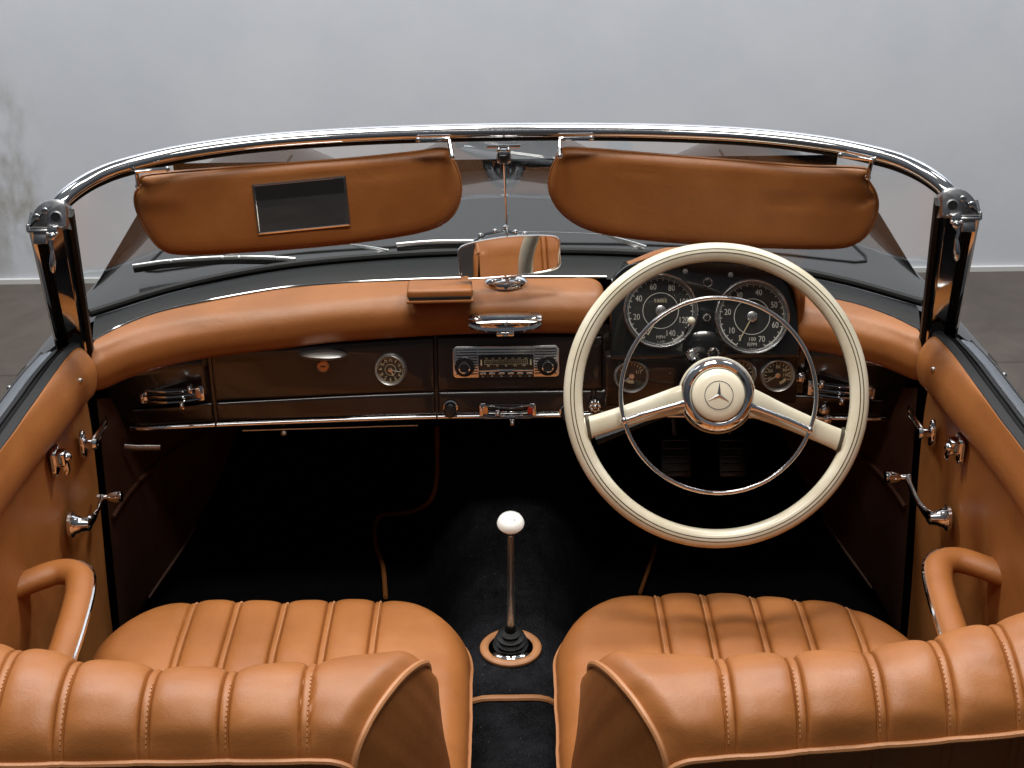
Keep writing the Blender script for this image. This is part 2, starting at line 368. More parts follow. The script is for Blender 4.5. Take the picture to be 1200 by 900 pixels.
# seal at the foot of the glass: black pad down to the dash strip
strip_pts = [(0, .160, .951), (.135, .160, .9495), (.28, .154, .947), (.38, .142, .944), (.50, .100, .940), (.58, .066, .9345), (.635, .026, .9265), (.668, -.014, .921)]
STRIP = spline(mirrored(strip_pts), 8)
sp, bp_ = resample(STRIP, 60), resample([V((p.x * .985, p.y, p.z)) for p in BASE], 60)
g = mb('rubber'); rows = []
for i in range(60):
    a, c = sp[i], bp_[i]; rows.append([a.lerp(c, t) + V((0, 0, .010 * math.sin(math.pi * t) - .001)) for t in (0, .15, .35, .6, .85, 1, 1.15)])
g.grid(rows); g.tube([p + V((0, .004, .004)) for p in BASE], .0075, 8); g.build('base_seal', WS)
g = mb('chrome'); g.tube([p + V((0, .016, .003)) for p in BASE], .0028, 8); g.build('base_trim', WS)

# pillars
def sweep_section(m_, sec, B, T, sb, st_, s):
    ax = (T - B).normalized(); ux = V((s, 0, 0)); ux = (ux - ax * ux.dot(ax)).normalized(); vr = ax.cross(ux)
    if vr.y > 0: vr = -vr
    rows = []
    for t in linspace(0, 1, 8):
        c = B.lerp(T, t); sc = lerp(sb, st_, t)
        rows.append([c + ux * u * sc + vr * v * sc for u, v in sec])
    m_.grid(rows, cu=True, caps=True)
for s in (-1, 1):
    B, T = V((s * .697, -.030, .895)), V((s * .656, -.205, 1.208))
    k = mb('chrome')
    inner = [(-.0275, -.012), (-.0275, .004), (-.025, .0065), (-.0215, .004), (-.019, -.0025), (-.008, .0005), (.003, .0045), (.003, -.02), (-.015, -.022)]
    sweep_section(k, inner, B, T, .86, 1.02, s)
    outer = [(.0155, -.02), (.0155, .006), (.0175, .0105), (.022, .0115), (.0262, .0085), (.0275, .002), (.0275, -.02)]
    T2 = B.lerp(T, .945)
    sweep_section(k, outer, B, T2, .86, 1.01, s)
    P = k.build('windscreen_pillar', WS, ang=30)
    k = mb('rubber')
    for u0 in (.003, .0075, .0118):
        sweep_section(k, [(u0, -.018), (u0, .001), (u0 + .001, .0042), (u0 + .0028, .0042), (u0 + .0038, .001), (u0 + .0038, -.018)], B, T2, .86, 1.01, s)
    sweep_section(k, [(-.0375, -.008), (-.036, .0), (-.030, .0025), (-.0274, 0), (-.0274, -.012), (-.036, -.014)], B, T, .86, 1.05, s)
    k.build('pillar_seal', WS)
    # corner casting with bolt hole, screws
    ax = (T - B).normalized(); F = frame(T + V((-s * .002, 0, -.004)), (1, 0, 0), (0, -.92, .39)) @ Matrix.Diagonal((s * .96, .92, 1, 1))
    k = mb('cast_chrome')
    ol = [(-.031, -.018), (-.032, .004), (-.030, .020), (-.024, .0265), (-.012, .028), (.002, .0245), (.013, .016), (.0215, .002), (.0255, -.018)]
    if True: k.prism([V((x, y, 0)).xy for x, y in [(p.x, p.y) for p in spline([V((x, y, 0)) for x, y in ol], 4, False)]], F @ Matrix.Translation((0, 0, -.018)), .030, .0045)
    k.box(F @ Matrix.Translation((.010, -.021, .004)), (.034, .005, .022), .0015)
    k.box(F @ Matrix.Translation((.0262, -.016, .004)), (.004, .012, .020), .0012)
    k.box(F @ Matrix.Translation((.010, -.032, .004)), (.020, .018, .010), .002)
    for (x, y) in ((.003, .013), (.016, .004)):
        k.lathe([(.0050, -.002), (.0050, .0008), (.0038, .0016), (0, .0016)], F @ Matrix.Translation((x - .003, y - .003, .0125)), 12)
    k.lathe([(.0098, -.003), (.0098, .0015), (.0075, .002), (.0075, -.002)], F @ Matrix.Translation((-.016, .0, .0118)), 18)
    k.mat('black_plastic'); k.lathe([(.0076, .0008), (0, .0008)], F @ Matrix.Translation((-.016, .0, .0118)), 18)
    for (x, y) in ((.003, .013), (.016, .004)): k.box(F @ Matrix.Translation((x - .003, y - .003, .0142)), (.007, .0012, .0008))
    k.build('corner_bracket', WS, ang=35)
    k = mb('chrome'); F2 = F @ Matrix.Translation((-.012, -.020, .016))
    k.box(F2, (.016, .014, .010), .003); k.sphere(F2 @ V((0, -.010, .004)), .0062)
    k.tube([F2 @ V(p) for p in ((.001, -.012, .003), (.003, -.022, .004), (.000, -.032, .004))], [.0045, .0032, .003], 8)
    k.tube([F2 @ V(p) for p in ((.000, -.031, .003), (0, -.040, .004), (.000, -.052, .005), (0, -.062, .004), (0, -.066, .003))], [.003, .006, .0072, .0058, .002], 10, ell=(1, .6))
    for dx in (-.007, .007): k.sphere(F2 @ V((dx, -.006, .005)), .0028, 10)
    k.build('hood_latch', WS)
# centre catch under the header
k = mb('chrome'); F = face((0, -.018, 1.2375), 5)
k.box(F @ Matrix.Translation((0, .004, 0)), (.052, .004, .010), .0015); k.prism(rrect(.022, .020, .004), F @ Matrix.Translation((0, -.011, -.008)), .018, .004)
for dx in (-.0075, .0075): k.sphere(F @ V((dx, .000, .008)), .0038, 10)
k.mat('black_plastic'); k.box(F @ Matrix.Translation((0, -.0125, .0105)), (.012, .010, .002), .0008)
k.build('centre_catch', WS)

# ---- sun visors
def visor(outl_px, n0p, tilt, mirror_px, pegs, label):
    nrm = V((0, -math.cos(R(tilt)), math.sin(R(tilt))))
    side = 1 if outl_px[0][0] > 600 else -1
    nrm = Matrix.Rotation(R(-9 * side), 3, 'Z') @ nrm
    pts = [atP(x, y, n0p, nrm) for x, y in outl_px]
    oc = resample(spline(pts, 5, True) + [pts[0]], 161)[:-1]; cen = sum(oc, V()) / len(oc)
    xa = ((pts[4] - pts[13]) if False else (oc[30] - oc[120])); xa = pts[len(pts) // 3] - pts[0]
    xa = atP(500 if side < 0 else 950, 215, n0p, nrm) - atP(220 if side < 0 else 680, 245 if side < 0 else 205, n0p, nrm)
    xa = (xa - nrm * xa.dot(nrm)).normalized(); ya = nrm.cross(xa)
    pol = [((p - cen).dot(xa), (p - cen).dot(ya)) for p in oc]
    def cross(u):
        ys = []
        for q in range(len(pol)):
            (a0, b0), (a1, b1) = pol[q - 1], pol[q]
            if (a0 - u) * (a1 - u) <= 0 and a0 != a1: ys.append(b0 + (b1 - b0) * (u - a0) / (a1 - a0))
        return (min(ys), max(ys)) if ys else (0, 0)
    u0, u1 = min(q[0] for q in pol), max(q[0] for q in pol)
    def edge(x, y):
        best = 9
        for q in range(len(pol)):
            (a0, b0), (a1, b1) = pol[q - 1], pol[q]; dx, dy = a1 - a0, b1 - b0; t = max(0, min(1, ((x - a0) * dx + (y - b0) * dy) / (dx * dx + dy * dy)))
            best = min(best, math.hypot(x - a0 - t * dx, y - b0 - t * dy))
        return best
    v = mb('leather'); front = []; back = []; T_ = .012; re = .020
    for ku in range(-44, 45):
        u = (u0 + u1) / 2 + (u1 - u0) / 2 * math.sin(math.pi / 2 * ku / 44) * .99999; lo, hi = cross(u); rf = []; rb = []
        for kt in range(19):
            t = .5 - .5 * math.cos(math.pi * kt / 18); y = lerp(lo, hi, t); e_ = min(re, edge(u, y)); q = cen + xa * u + ya * y
            th = T_ * math.sqrt(max(0, 1 - (1 - e_ / re) ** 2)); w = noise.noise(q * 7) * .0034 + noise.noise(q * 19 + V((3, 1, 2))) * .0010
            if side > 0:  # creased outer end of the driver's visor
                w -= .0085 * math.exp(-((y - .006 - .05 * (u - .12)) / .0045) ** 2) * sm(.06, .15, u) + .0040 * math.exp(-((y - .02) / .006) ** 2) * sm(.10, .16, u)
            w -= .0032 * math.exp(-((y - lerp(hi, lo, .16)) / .006) ** 2) * (.5 + noise.noise(V((u * 14, side * 3, 1))))
            w *= e_ / re
            rf.append(q + nrm * (th + w)); rb.append(q - nrm * th)
        front.append(rf); back.append(rb)
    v.grid(front); v.grid(back)
    o = v.build('sun_visor', CAR, label, ang=70)
    sb = mb('piping_leather') if False else mb('leather_trim')
    sb.tube([p + nrm * .001 for p in oc], .0026, 6, closed=True); sb.build('edge_piping', o)
    if mirror_px:
        c = [atP(x, y, n0p + nrm * .0135, nrm) for x, y in mirror_px]
        ctr = sum(c, V()) / 4; cx = ((c[1] - c[0]) + (c[2] - c[3])) * .5; cy = ((c[0] - c[3]) + (c[1] - c[2])) * .5
        F = frame(ctr, cx, nrm); w_, h_ = cx.length, cy.length
        q = mb('chrome')
        q.grid([[F @ V((x * a, y * a2, hz)) for x, y in ((w_ / 2, h_ / 2), (-w_ / 2, h_ / 2), (-w_ / 2, -h_ / 2), (w_ / 2, -h_ / 2))] for a, a2, hz in ((1.02, 1.03, -.006), (1.02, 1.03, .0022), (.985, .975, .0028), (.97, .955, .0012))], cu=True)
        q.mat('mirror'); q.grid([[F @ V((x, y, .0012)) for x in (-w_ * .487, w_ * .487)] for y in (-h_ * .48, h_ * .48)])
        q.build('vanity_mirror', o, ang=20)
    for (a, b_, c_) in pegs:
        k = mb('chrome')
        P0, P1, P2 = [V(q) for q in (a, b_, c_)]
        k.tube([P0, P1.lerp(P0, .12), P1, P1.lerp(P2, .12), P1.lerp(P2, .6), P2], .0034, 8); k.sphere(P2, .0048, 10); k.sphere(P0, .0042, 8)
        k.build('hinge_bracket', o)
    return o
pl = V((-.36, -.072, 1.19))
outL = [(166, 207), (200, 202), (290, 195), (400, 187), (480, 179), (522, 174), (529, 184), (538, 206), (539, 230), (528, 254), (500, 269), (440, 280), (370, 288), (290, 294), (215, 297), (188, 290), (171, 268), (160, 244), (159, 226), (166, 217)]
def hp(px, Y): # bracket foot on the header at a pixel column
    return atY(px[0], px[1], Y)
pegL = [(hp((196, 198), -.118), hp((160, 201), -.130), hp((162, 218), -.092)), (hp((490, 164), -.036), hp((526, 163), -.03), hp((530, 184), -.055))]
visor(outL, atY(350, 235, -.035), 4.5, [(297, 217), (404, 207), (409, 263), (303, 274)], pegL, 'tan leather sun visor with a small vanity mirror')
outR = [(652, 186), (661, 174), (700, 175), (760, 180), (850, 187), (940, 194), (1014, 197), (1016, 209), (1026, 226), (1028, 245), (1020, 268), (1003, 284), (975, 290), (900, 289), (820, 285), (740, 278), (690, 268), (660, 250), (645, 226), (645, 204)]
pegR = [(hp((693, 162), -.036), hp((656, 163), -.03), hp((656, 183), -.055)), (hp((985, 182), -.118), hp((1022, 187), -.130), hp((1017, 208), -.092))]
visor(outR, atY(835, 230, -.035), 2, None, pegR, 'plain tan leather sun visor with a creased corner')

# ---- wipers (outside the glass)
def wiper(blade, arm, pivot):
    Yo = .262
    pb = [atY(x, y, Yo) for x, y in blade]
    k = mb('satin_metal'); cv = spline(pb, 8); k.tube(cv, .0028, 8, ell=(1.4, 1))
    for t in (.25, .5, .62, .85): k.sphere(cv[int(t * (len(cv) - 1))] + V((0, -.002, .001)), .0038, 8)
    pa = spline([atY(x, y, Yo) for x, y in arm], 6)
    nA = len(pa); k.tube(pa, [lerp(.0150, .0018, min(1, 1.9 * i / nA) ** .8) for i in range(nA)], 10, ell=(1, .35), up=(0, -.7, .6))
    c = atY(*pivot, Yo + .002); k.lathe([(.011, -.02), (.011, 0), (.008, .004), (.0045, .006), (.004, .012), (0, .013)], frame(c, (1, 0, 0), (0, -.5, .85)), 14)
    o = k.build('windscreen_wiper', CAR)
    k = mb('rubber'); lo = [p + V((0, .001, -.0065)) for p in cv]; k.tube(lo, .0045, 6, ell=(1.5, .5), up=(0, 0, 1)); k.build('wiper_blade', o)
wiper([(156, 312), (200, 306), (260, 302), (310, 302), (346, 304)], [(454, 296), (440, 292), (418, 288), (398, 286), (330, 287), (262, 300)], (443, 303))
wiper([(465, 287), (500, 284), (540, 283), (575, 283), (612, 285)], [(754, 291), (742, 286), (720, 279), (704, 275), (640, 272), (585, 273), (555, 281)], (742, 298))
k = mb('chrome')
for x, y in ((563, 276), (580, 271), (592, 267), (604, 272), (615, 274)): k.sphere(atY(x, y, .25), .0048, 10)
k.tube([atY(x, y, .25) for x, y in ((556, 282), (570, 274), (592, 270), (612, 276), (618, 282))], .0028, 8); k.build('wiper_link', CAR)

# ---- dashboard: lower painted panel
xs_ = [0, .13, .286, .357, .5, .612, .655]
fb = tab(xs_, [.112, .106, .088, .074, .046, .001, -.034])      # plan curve: bottom edge of the pad
ft = tab([0, .13, .31, .5, .58, .62, .66], [.072, .072, .064, .053, .046, .045, .048])  # plan curve: bottom trim
def panel(x, z, off=0.0):
    t = (z - .735) / (.872 - .735); a = abs(x)
    y = lerp(ft(a), fb(a) + .004, t)
    return V((x, y - off, z))
d = mb('dash_paint')
def sheet(m_, x0, x1, zb, zt, off, nx=24, nz=6, r=.006):
    """slightly proud sheet with rolled edges standing on the panel surface"""
    fr = [(0, 0), (.0, .6), (.3, .95), (1, 1)]
    xs = [x0] + [x0 + r * q for q in (.1, .35, 1)] + linspace(x0 + r, x1 - r, nx)[1:-1] + [x1 - r * q for q in (1, .35, .1)] + [x1]
    zs = [zb] + [zb + r * q for q in (.1, .35, 1)] + linspace(zb + r, zt - r, nz)[1:-1] + [zt - r * q for q in (1, .35, .1)] + [zt]
    def rise(v, a, c):
        e_ = min(v - a, c - v) / r
        return 0 if e_ <= 0 else (.5 if e_ < .2 else (.85 if e_ < .6 else 1))
    m_.grid([[panel(x, z if not callable(zt) else z, off * min(rise(x, x0, x1), rise(z, zb, zt)) - (.001 if off > 0 else 0)) for x in xs] for z in zs])
d.grid([[panel(x, z) + V((0, .004, 0)) for x in linspace(-.66, .66, 80)] for z in linspace(.728, .885, 10)])
d.grid([[panel(x, .728) + V((0, .004 + y, 0)) for x in linspace(-.66, .66, 80)] for y in (0, .02, .05, .12)])
DASH = d.build('dashboard', CAR, 'dark brown painted dashboard')
def dash_part(name, x0, x1, zb, zt, off=.006, r=.006, label=None, m_='dash_paint'):
    q = mb(m_); sheet(q, x0, x1, zb, zt, off, r=r); return q.build(name, DASH, label, ang=35)
GLOVE = dash_part('glovebox_lid', -.4935, -.1235, .7795, .868)
dash_part('lower_panel', -.4935, -.1235, .740, .776, .004)
dash_part('centre_panel', -.119, .163, .7795, .868, .006)
dash_part('lower_panel', -.119, .145, .740, .776, .004)
for s in (-1, 1):
    x0, x1 = (-.632, -.4985) if s < 0 else (.4985, .632)
    q = mb('dash_paint')
    # rounded end panel
    xs = linspace(0, 1, 24); rows = []
    for t in linspace(0, 1, 10):
        r = []
        for u in xs:
            x = lerp(.4985, .652, u); lo = .7795 + .060 * max(0, (u - .55) / .45) ** 2.2; z = lerp(lo, .866, t)
            ed = min(min(u, 1 - u) * .15 / .006, min(t, 1 - t) * .08 / .006, 1); r.append(panel(s * x, z, .007 * math.sqrt(max(0, 1 - (1 - ed) ** 2)) - .001))
        rows.append(r)
    q.grid(rows); q.build('end_panel', DASH, ang=50)
    dash_part('lower_panel', *((-.632, -.4985) if s < 0 else (.150, .632)), .740, .776, .004)
# chrome strip along the lower edge, in sections
for a, c in ((-.640, -.4975), (-.4945, -.1225), (-.1195, .1455), (.149, .640)):
    k = mb('chrome'); n = 30
    k.tube([panel(x, .7345, .004) for x in linspace(a, c, n)], .0046, 10, ell=(1, .8), up=(0, 0, 1)); k.build('trim_strip', DASH)
k = mb('steel'); k.tube([panel(x, .716) + V((0, .01, 0)) for x in linspace(-.455, -.155, 20)], .0018, 6); k.sphere(panel(-.385, .708) + V((0, .012, 0)), .007); k.build('shelf_edge', DASH)

# dash pad (leather)
PAD_GAP = (.166, .470)
def pad_profile(x, shrink=1.0):
    a = abs(x)
    p = tab([q[0] for q in strip_pts], [q[1] for q in strip_pts]); pz = tab([q[0] for q in strip_pts], [q[2] for q in strip_pts])
    ys, zs, yb = p(a), pz(a), fb(a)
    pts = [(ys + .004, zs - .004), (ys, zs + .001), (ys - .02, zs + .0025), (lerp(ys, yb - .016, .70), zs - .002), (yb - .010, zs - .011), (yb - .022, zs - .024), (yb - .026, zs - .043), (yb - .022, zs - .058), (yb - .014, zs - .072), (yb + .006, zs - .076), (yb + .03, zs - .0765)]
    return [q for q in spline([V((x, y, z)) for y, z in pts], 4)]
pd = mb('leather')
def pad_piece(xa, xb, round_a, round_b, n=70):
    rows = []
    rc = .03
    def cap(x, xe, sgn):
        out = []
        for ang in (90, 72, 54, 38, 24, 12):
            q = math.cos(R(ang)); pr = pad_profile(xe + sgn * 0); c = V((0, sum(p.y for p in pr) / len(pr) + .02, sum(p.z for p in pr) / len(pr)))
            out.append([V((xe + sgn * rc * (math.sin(R(ang))), lerp(c.y, p.y, lerp(.25, 1, q ** .6)), lerp(c.z, p.z, lerp(.25, 1, q ** .6)))) for p in pr])
        return out
    if round_a: rows += cap(None, xa + rc, -1)
    for x in linspace(xa + (rc if round_a else 0), xb - (rc if round_b else 0), n):
        rows.append([p + V((0, 0, 1)) * noise.noise(p * 7) * .0012 for p in pad_profile(x)])
    if round_b: rows += list(reversed(cap(None, xb - rc, 1)))
    pd.grid(rows)
pad_piece(-.664, PAD_GAP[0], False, True); pad_piece(PAD_GAP[1] + .0, .664, True, False, 24)
PAD = pd.build('dash_pad', CAR, ang=70)
k = mb('chrome'); k.tube([p + V((0, .002, .002)) for p in STRIP if p.x < .19], .0024, 8); k.tube([p + V((0, .002, .002)) for p in STRIP if p.x > .455], .0024, 8); k.build('pad_trim', PAD)

# instrument binnacle
TB = 22
bc = V((.322, .030, .94)); bn = V((0, -math.cos(R(TB)), math.sin(R(TB))))
q = mb('dash_black')
arch = [(-.151, -.075), (-.151, -.02), (-.149, .045), (-.135, .070), (-.105, .083), (-.03, .086), (.05, .083), (.105, .073), (.140, .045), (.152, .008), (.156, -.04), (.156, -.075)]
ar = [p.xy for p in spline([V((x, y, 0)) for x, y in arch], 6)]
FB = face(bc, TB)
q.prism([(x, y) for x, y in ar], FB @ Matrix.Translation((0, 0, -.05)), .05, .003)
# column shroud bump between the big dials
q.lathe([(.040, -.001), (.032, .0018), (.020, .0036), (.010, .0044), (0, .0046)], FB @ Matrix.Translation((.002, -.058, 0)) @ Matrix.Diagonal((1, .75, 1, 1)), 28)
BIN = q.build('instrument_panel', CAR, 'black instrument panel with two large round dials', ang=35)
q = mb('dash_paint'); q.box(face((.322, .034, .822), 8), (.318, .088, .04), .005); q.build('lower_fascia', BIN)
# leather hood over the binnacle
hd = mb('leather'); ho = [p.xy for p in spline([V((x, y, 0)) for x, y in arch[1:-1]], 6) if p.x > -.122]; nH = len(ho); rows = []
for i, (x, y) in enumerate(ho):
    x0, y0 = ho[max(0, i - 1)]; x1, y1 = ho[min(nH - 1, i + 1)]; tx, ty = x1 - x0, y1 - y0; l = math.hypot(tx, ty); nx, ny = -ty / l, tx / l
    if nx * x + ny * (y + .02) < 0: nx, ny = -nx, -ny
    r = []
    hs = sm(-.125, -.05, x) * lerp(.25, 1, sm(-.045, .03, y))
    for o_, zz in ((.0005, -.03), (.0005, .004), (.002, .013), (.007, .0185), (.012, .017), (.0165, .010), (.019, -.004)):
        r.append(FB @ V((x + nx * o_ * hs, y + ny * o_ * hs, lerp(-.03, zz, max(.12, hs)))))
    last = r[-1]
    for t in (.2, .45, .75, 1):
        f = V((last.x + (.012 * nx) * t, lerp(last.y, .19, t), lerp(last.z, lerp(.945, last.z - .03, .62 if last.z > .96 else .2), t ** 1.3))); r.append(f)
    rows.append(r)
hd.grid(rows); hd.build('instrument_hood', BIN, ang=70)

def ring(m_, M, r0, r1, h, seg=48):
    """bezel ring: rolled profile between inner r0 and outer r1, height h"""
    w = r1 - r0
    m_.lathe([(r1, -.004), (r1, h * .4), (r1 - w * .2, h * .85), (r1 - w * .45, h), (r1 - w * .72, h * .8), (r1 - w * .9, h * .45), (r0, h * .1)], M, seg)
def polar(a, r): return V((r * math.cos(R(a)), r * math.sin(R(a)), 0))
def seg_box(m_, M, p, q, w, z0, h=.0006):
    d_ = q - p; c = (p + q) / 2; Fm = M @ Matrix.Translation((c.x, c.y, z0)) @ Matrix.Rotation(math.atan2(d_.y, d_.x), 4, 'Z'); m_.box(Fm, (d_.length, w, h))
def arc(m_, M, r, a0, a1, w, z, n=40):
    m_.grid([[M @ (polar(a, rr) + V((0, 0, z))) for a in linspace(a0, a1, n)] for rr in (r - w / 2, r + w / 2)])
def big_gauge(name, M, Rg, nums, a_first, a_last, needle, words, label, minor):
    k = mb('bezel'); ring(k, M, Rg * .905, Rg, .010); ring(k, M, Rg * .86, Rg * .905, .006)
    G = k.build(name, CAR, label, ang=50)
    k = mb('dial'); k.lathe([(Rg * .875, .002), (Rg * .40, .0015), (Rg * .40, .0008), (0, .0008)], M, 48); k.build('dial_face', G)
    k = mb('dial_white')
    for a, t in nums: k.text(t, Rg * .215, M @ Matrix.Translation(polar(a, Rg * .655) + V((0, 0, .0027))) @ Matrix.Diagonal((.84, 1.05, 1, 1)))
    for i in range(minor + 1):
        a = lerp(a_first, a_last, i / minor); seg_box(k, M, polar(a, Rg * .79), polar(a, Rg * (.85 if i % 2 == 0 else .83)), Rg * .022, .0028)
    arc(k, M, Rg * .86, a_first - 0, a_first - 46, .0022, .003); arc(k, M, Rg * .86, a_last + 46, a_last, .0022, .003)
    arc(k, M, Rg * .845, a_first, a_last, .0008, .0029, 90)
    arc(k, M, Rg * .47, 0, 360, .0011, .0027, 60)
    for y, sz, t in words: k.text(t, sz, M @ Matrix.Translation((0, y * Rg, .0027)))
    k.build('dial_markings', G, recalc=False)
    k = mb('dial_cream'); seg_box(k, M, polar(needle, -.0), polar(needle, Rg * .72), .0016, .0052, .0008); k.mat('steel'); k.lathe([(Rg * .14, .003), (Rg * .14, .0058), (Rg * .12, .0064), (0, .0064)], M, 24)
    k.build('needle', G)
    k = mb('gauge_glass'); k.lathe([(Rg * .90, .0078), (0, .0086)], M, 32); k.build('dial_glass', G)
    return G
def on_bin(px, py, off=.003): return atP(px, py, bc + bn * off, bn)
Rg = .0618
Ms = face(on_bin(774, 364), TB); Mt = face(on_bin(881, 371), TB)
big_gauge('speedometer', Ms, Rg, [(238 - 43.6 * i, t) for i, t in enumerate(('0', '20', '40', '60', '80', '100', '120', '140'))], 238, -67, 242, [(-.70, .0075, 'MPH'), (-.82, .004, '1 : 0.98')], 'round black speedometer dial marked to 140', 28)
big_gauge('rev_counter', Mt, Rg, [(241, '5'), (214, '10'), (169, '20'), (121, '30'), (74, '40'), (27, '50'), (-21, '60'), (-67, '70')], 241, -67, 241, [(-.60, .0085, '100'), (-.74, .0085, 'RPM'), (-.86, .004, 'V D O')], 'round black rev counter dial marked to 70', 26)
# odometer window digits in the speedometer
k = mb('dial_cream'); k.text('53602', .0085, Ms @ Matrix.Translation((0, Rg * .26, .0022))); k.build('odometer', bpy.data.objects['speedometer'], recalc=False)
def small_gauge(name, M, Rs, needle, ticks, label=None, extra=None):
    k = mb('satin_metal'); ring(k, M, Rs * .82, Rs, .009, 36); G = k.build(name, CAR, label, ang=50)
    k = mb('dial'); k.lathe([(Rs * .86, .002), (0, .0018)], M, 32); k.build('dial_face', G)
    k = mb('dial_cream')
    for a in ticks: seg_box(k, M, polar(a, Rs * .62), polar(a, Rs * .74), Rs * .05, .0026)
    arc(k, M, Rs * .78, min(ticks), max(ticks), .0009, .0027)
    if extra: extra(k, M, Rs)
    k.build('dial_markings', G, recalc=False)
    k = mb('dial_white'); seg_box(k, M, polar(needle, -Rs * .1), polar(needle, Rs * .66), .0014, .0042, .0008); k.mat('steel'); k.lathe([(Rs * .15, .002), (Rs * .15, .0052), (0, .0056)], M, 16); k.build('needle', G)
    k = mb('gauge_glass'); k.lathe([(Rs * .85, .0062), (0, .007)], M, 24); k.build('dial_glass', G)
    return G
fn = V((0, -math.cos(R(8)), math.sin(R(8)))); fp = V((.322, .034, .822)) + fn * .0215
def on_fas(px, py): return atP(px, py, fp, fn)
def t_ext(k, M, Rs):
    for a, t in ((205, '40'), (150, '60'), (90, '80'), (35, '90'), (0, '100')): k.text(t, Rs * .26, M @ Matrix.Translation(polar(a, Rs * .48) + V((0, 0, .0026))))
    arc(k, M, Rs * .5, 285, 335, Rs * .16, .0026)
def f_ext(k, M, Rs):
    for a, t in ((150, '0'), (30, '1/1')): k.text(t, Rs * .3, M @ Matrix.Translation(polar(a, Rs * .45) + V((0, 0, .0026))))
    arc(k, M, Rs * .34, 225, 290, Rs * .22, .0026)
small_gauge('fuel_gauge', face(on_fas(740, 440), 8), .0292, 215, [150 - 15 * i for i in range(9)], 'small round fuel gauge with chrome rim', f_ext)
small_gauge('oil_pressure_gauge', face(on_fas(866, 438), 8), .0290, 200, [210 - 20 * i for i in range(13)])
small_gauge('temperature_gauge', face(on_fas(911, 439), 8), .0290, 212, [215 - 17 * i for i in range(15)], 'small round temperature gauge with chrome rim', t_ext)
# clock on the glovebox lid
def c_ext(k, M, Rs):
    for i, t in enumerate(('12', '1', '2', '3', '4', '5', '6', '7', '8', '9', '10', '11')): k.text(t, Rs * .26, M @ Matrix.Translation(polar(90 - 30 * i, Rs * .60) + V((0, 0, .0026))))
    arc(k, M, Rs * .34, 0, 360, .0009, .0026)
    seg_box(k, M, V((0, 0, 0)), polar(-62, Rs * .42), .0018, .0036, .0008)
pc = panel(-.198, .814, .006)
yawc = -8
CK = small_gauge('clock', face(atP(458, 433, pc, face(pc, 5, yawc).to_3x3() @ V((0, 0, 1))), 12, yawc), .0275, -8, [i * 30 for i in range(13)], 'round dashboard clock with cream numerals', c_ext)

# glovebox pull and lock
k = mb('satin_metal'); pg = atP(379, 415, panel(-.312, .845, .006), V((0, -1, .1)))
F = face(pg, 12, -9)
rows = []
for t in linspace(-1, 1, 25):
    w_ = .0085 * math.sqrt(max(0, 1 - abs(t) ** 2.4)) + .0002; hgt = .034 * math.sqrt(max(0, 1 - abs(t) ** 2.6)) + .0002
    rows.append([F @ V((t * .041, w_ * math.cos(R(a)) + .0, -.003 + hgt * max(0, math.sin(R(a))) * (1.25 if a < 90 else 1))) for a in range(0, 181, 15)])
k.grid(rows); k.build('glovebox_pull', GLOVE)
k = mb('copper'); F = face(atP(379, 429, panel(-.312, .82, .006), V((0, -1, .1))), 8, -9)
k.lathe([(.0112, -.003), (.0112, .002), (.010, .0032), (.0085, .002), (.0078, .0026), (0, .0026)], F, 24); k.mat('black_plastic'); k.box(F @ Matrix.Translation((0, 0, .003)), (.008, .0022, .001)); k.build('glovebox_lock', GLOVE)

# radio
pr = panel(-.001, .826, .0065); F = face(atP(593, 423.5, pr, V((0, -1, .1))) , 16)
k = mb('bezel'); W_, H_ = .1815, .0545
k.prism(rrect(W_, H_, .008), F, .005, .002)
RAD = k.build('car_radio', CAR, 'chrome fronted push button car radio in the middle of the dashboard', ang=40)
k = mb('black_plastic')
for y in linspace(-.020, .0215, 10):
    for xa, xb in ((-W_ / 2 + .006, -.0485), (.0485, W_ / 2 - .006)): k.box(F @ Matrix.Translation(((xa + xb) / 2, y, .0052)), (xb - xa, .0019, .0008))
for y in (.0165, .0215): k.box(F @ Matrix.Translation((0, y, .0052)), (.094, .0014, .0008))
k.build('speaker_slots', RAD)
k = mb('black_plastic'); k.box(F @ Matrix.Translation((0, -.002, .0056)), (.094, .030, .002), .0006); k.mat('dial_cream')
for i in range(22): k.box(F @ Matrix.Translation((-.036 + .072 * i / 21, .0005, .0068)), (.0007, .0030 if i % 3 else .0046, .0004))
for y in (.0035, -.0035): k.box(F @ Matrix.Translation((0, y, .0068)), (.074, .0005, .0004))
for i, t in enumerate(('55', '60', '70', '80', '100', '120', '160')): k.text(t, .0042, F @ Matrix.Translation((-.033 + .011 * i, .0062, .0069)))
for i, t in enumerate(('88', '92', '96', '100', '104')): k.text(t, .0042, F @ Matrix.Translation((-.030 + .015 * i, -.0062, .0069)))
for x in (-.042, .042): k.box(F @ Matrix.Translation((x, -.0005, .0068)), (.0022, .010, .0004))
k.mat('dial_white'); k.text('STEREO', .0036, F @ Matrix.Translation((0, .0105, .0069))) if False else None
k.build('tuning_scale', RAD, recalc=False)
k = mb('chrome'); k.box(F @ Matrix.Translation((0, -.0145, .0075)), (.092, .0028, .004), .001); k.build('scale_bar', RAD)
k = mb('black_plastic'); k.box(F @ Matrix.Translation((0, -.0215, .0056)), (.094, .010, .002), .0005); k.build('key_row', RAD)
for i, t in enumerate(('L', 'M', 'K', 'U', 'U', 'U')):
    x = -.0395 + .0158 * i; k = mb('steel'); k.box(F @ Matrix.Translation((x, -.0192, .0075)), (.0105, .0036, .004), .0008); k.mat('dial_white'); k.text(t, .0048, F @ Matrix.Translation((x, -.0238, .0069))); k.build('radio_key', RAD, recalc=False)
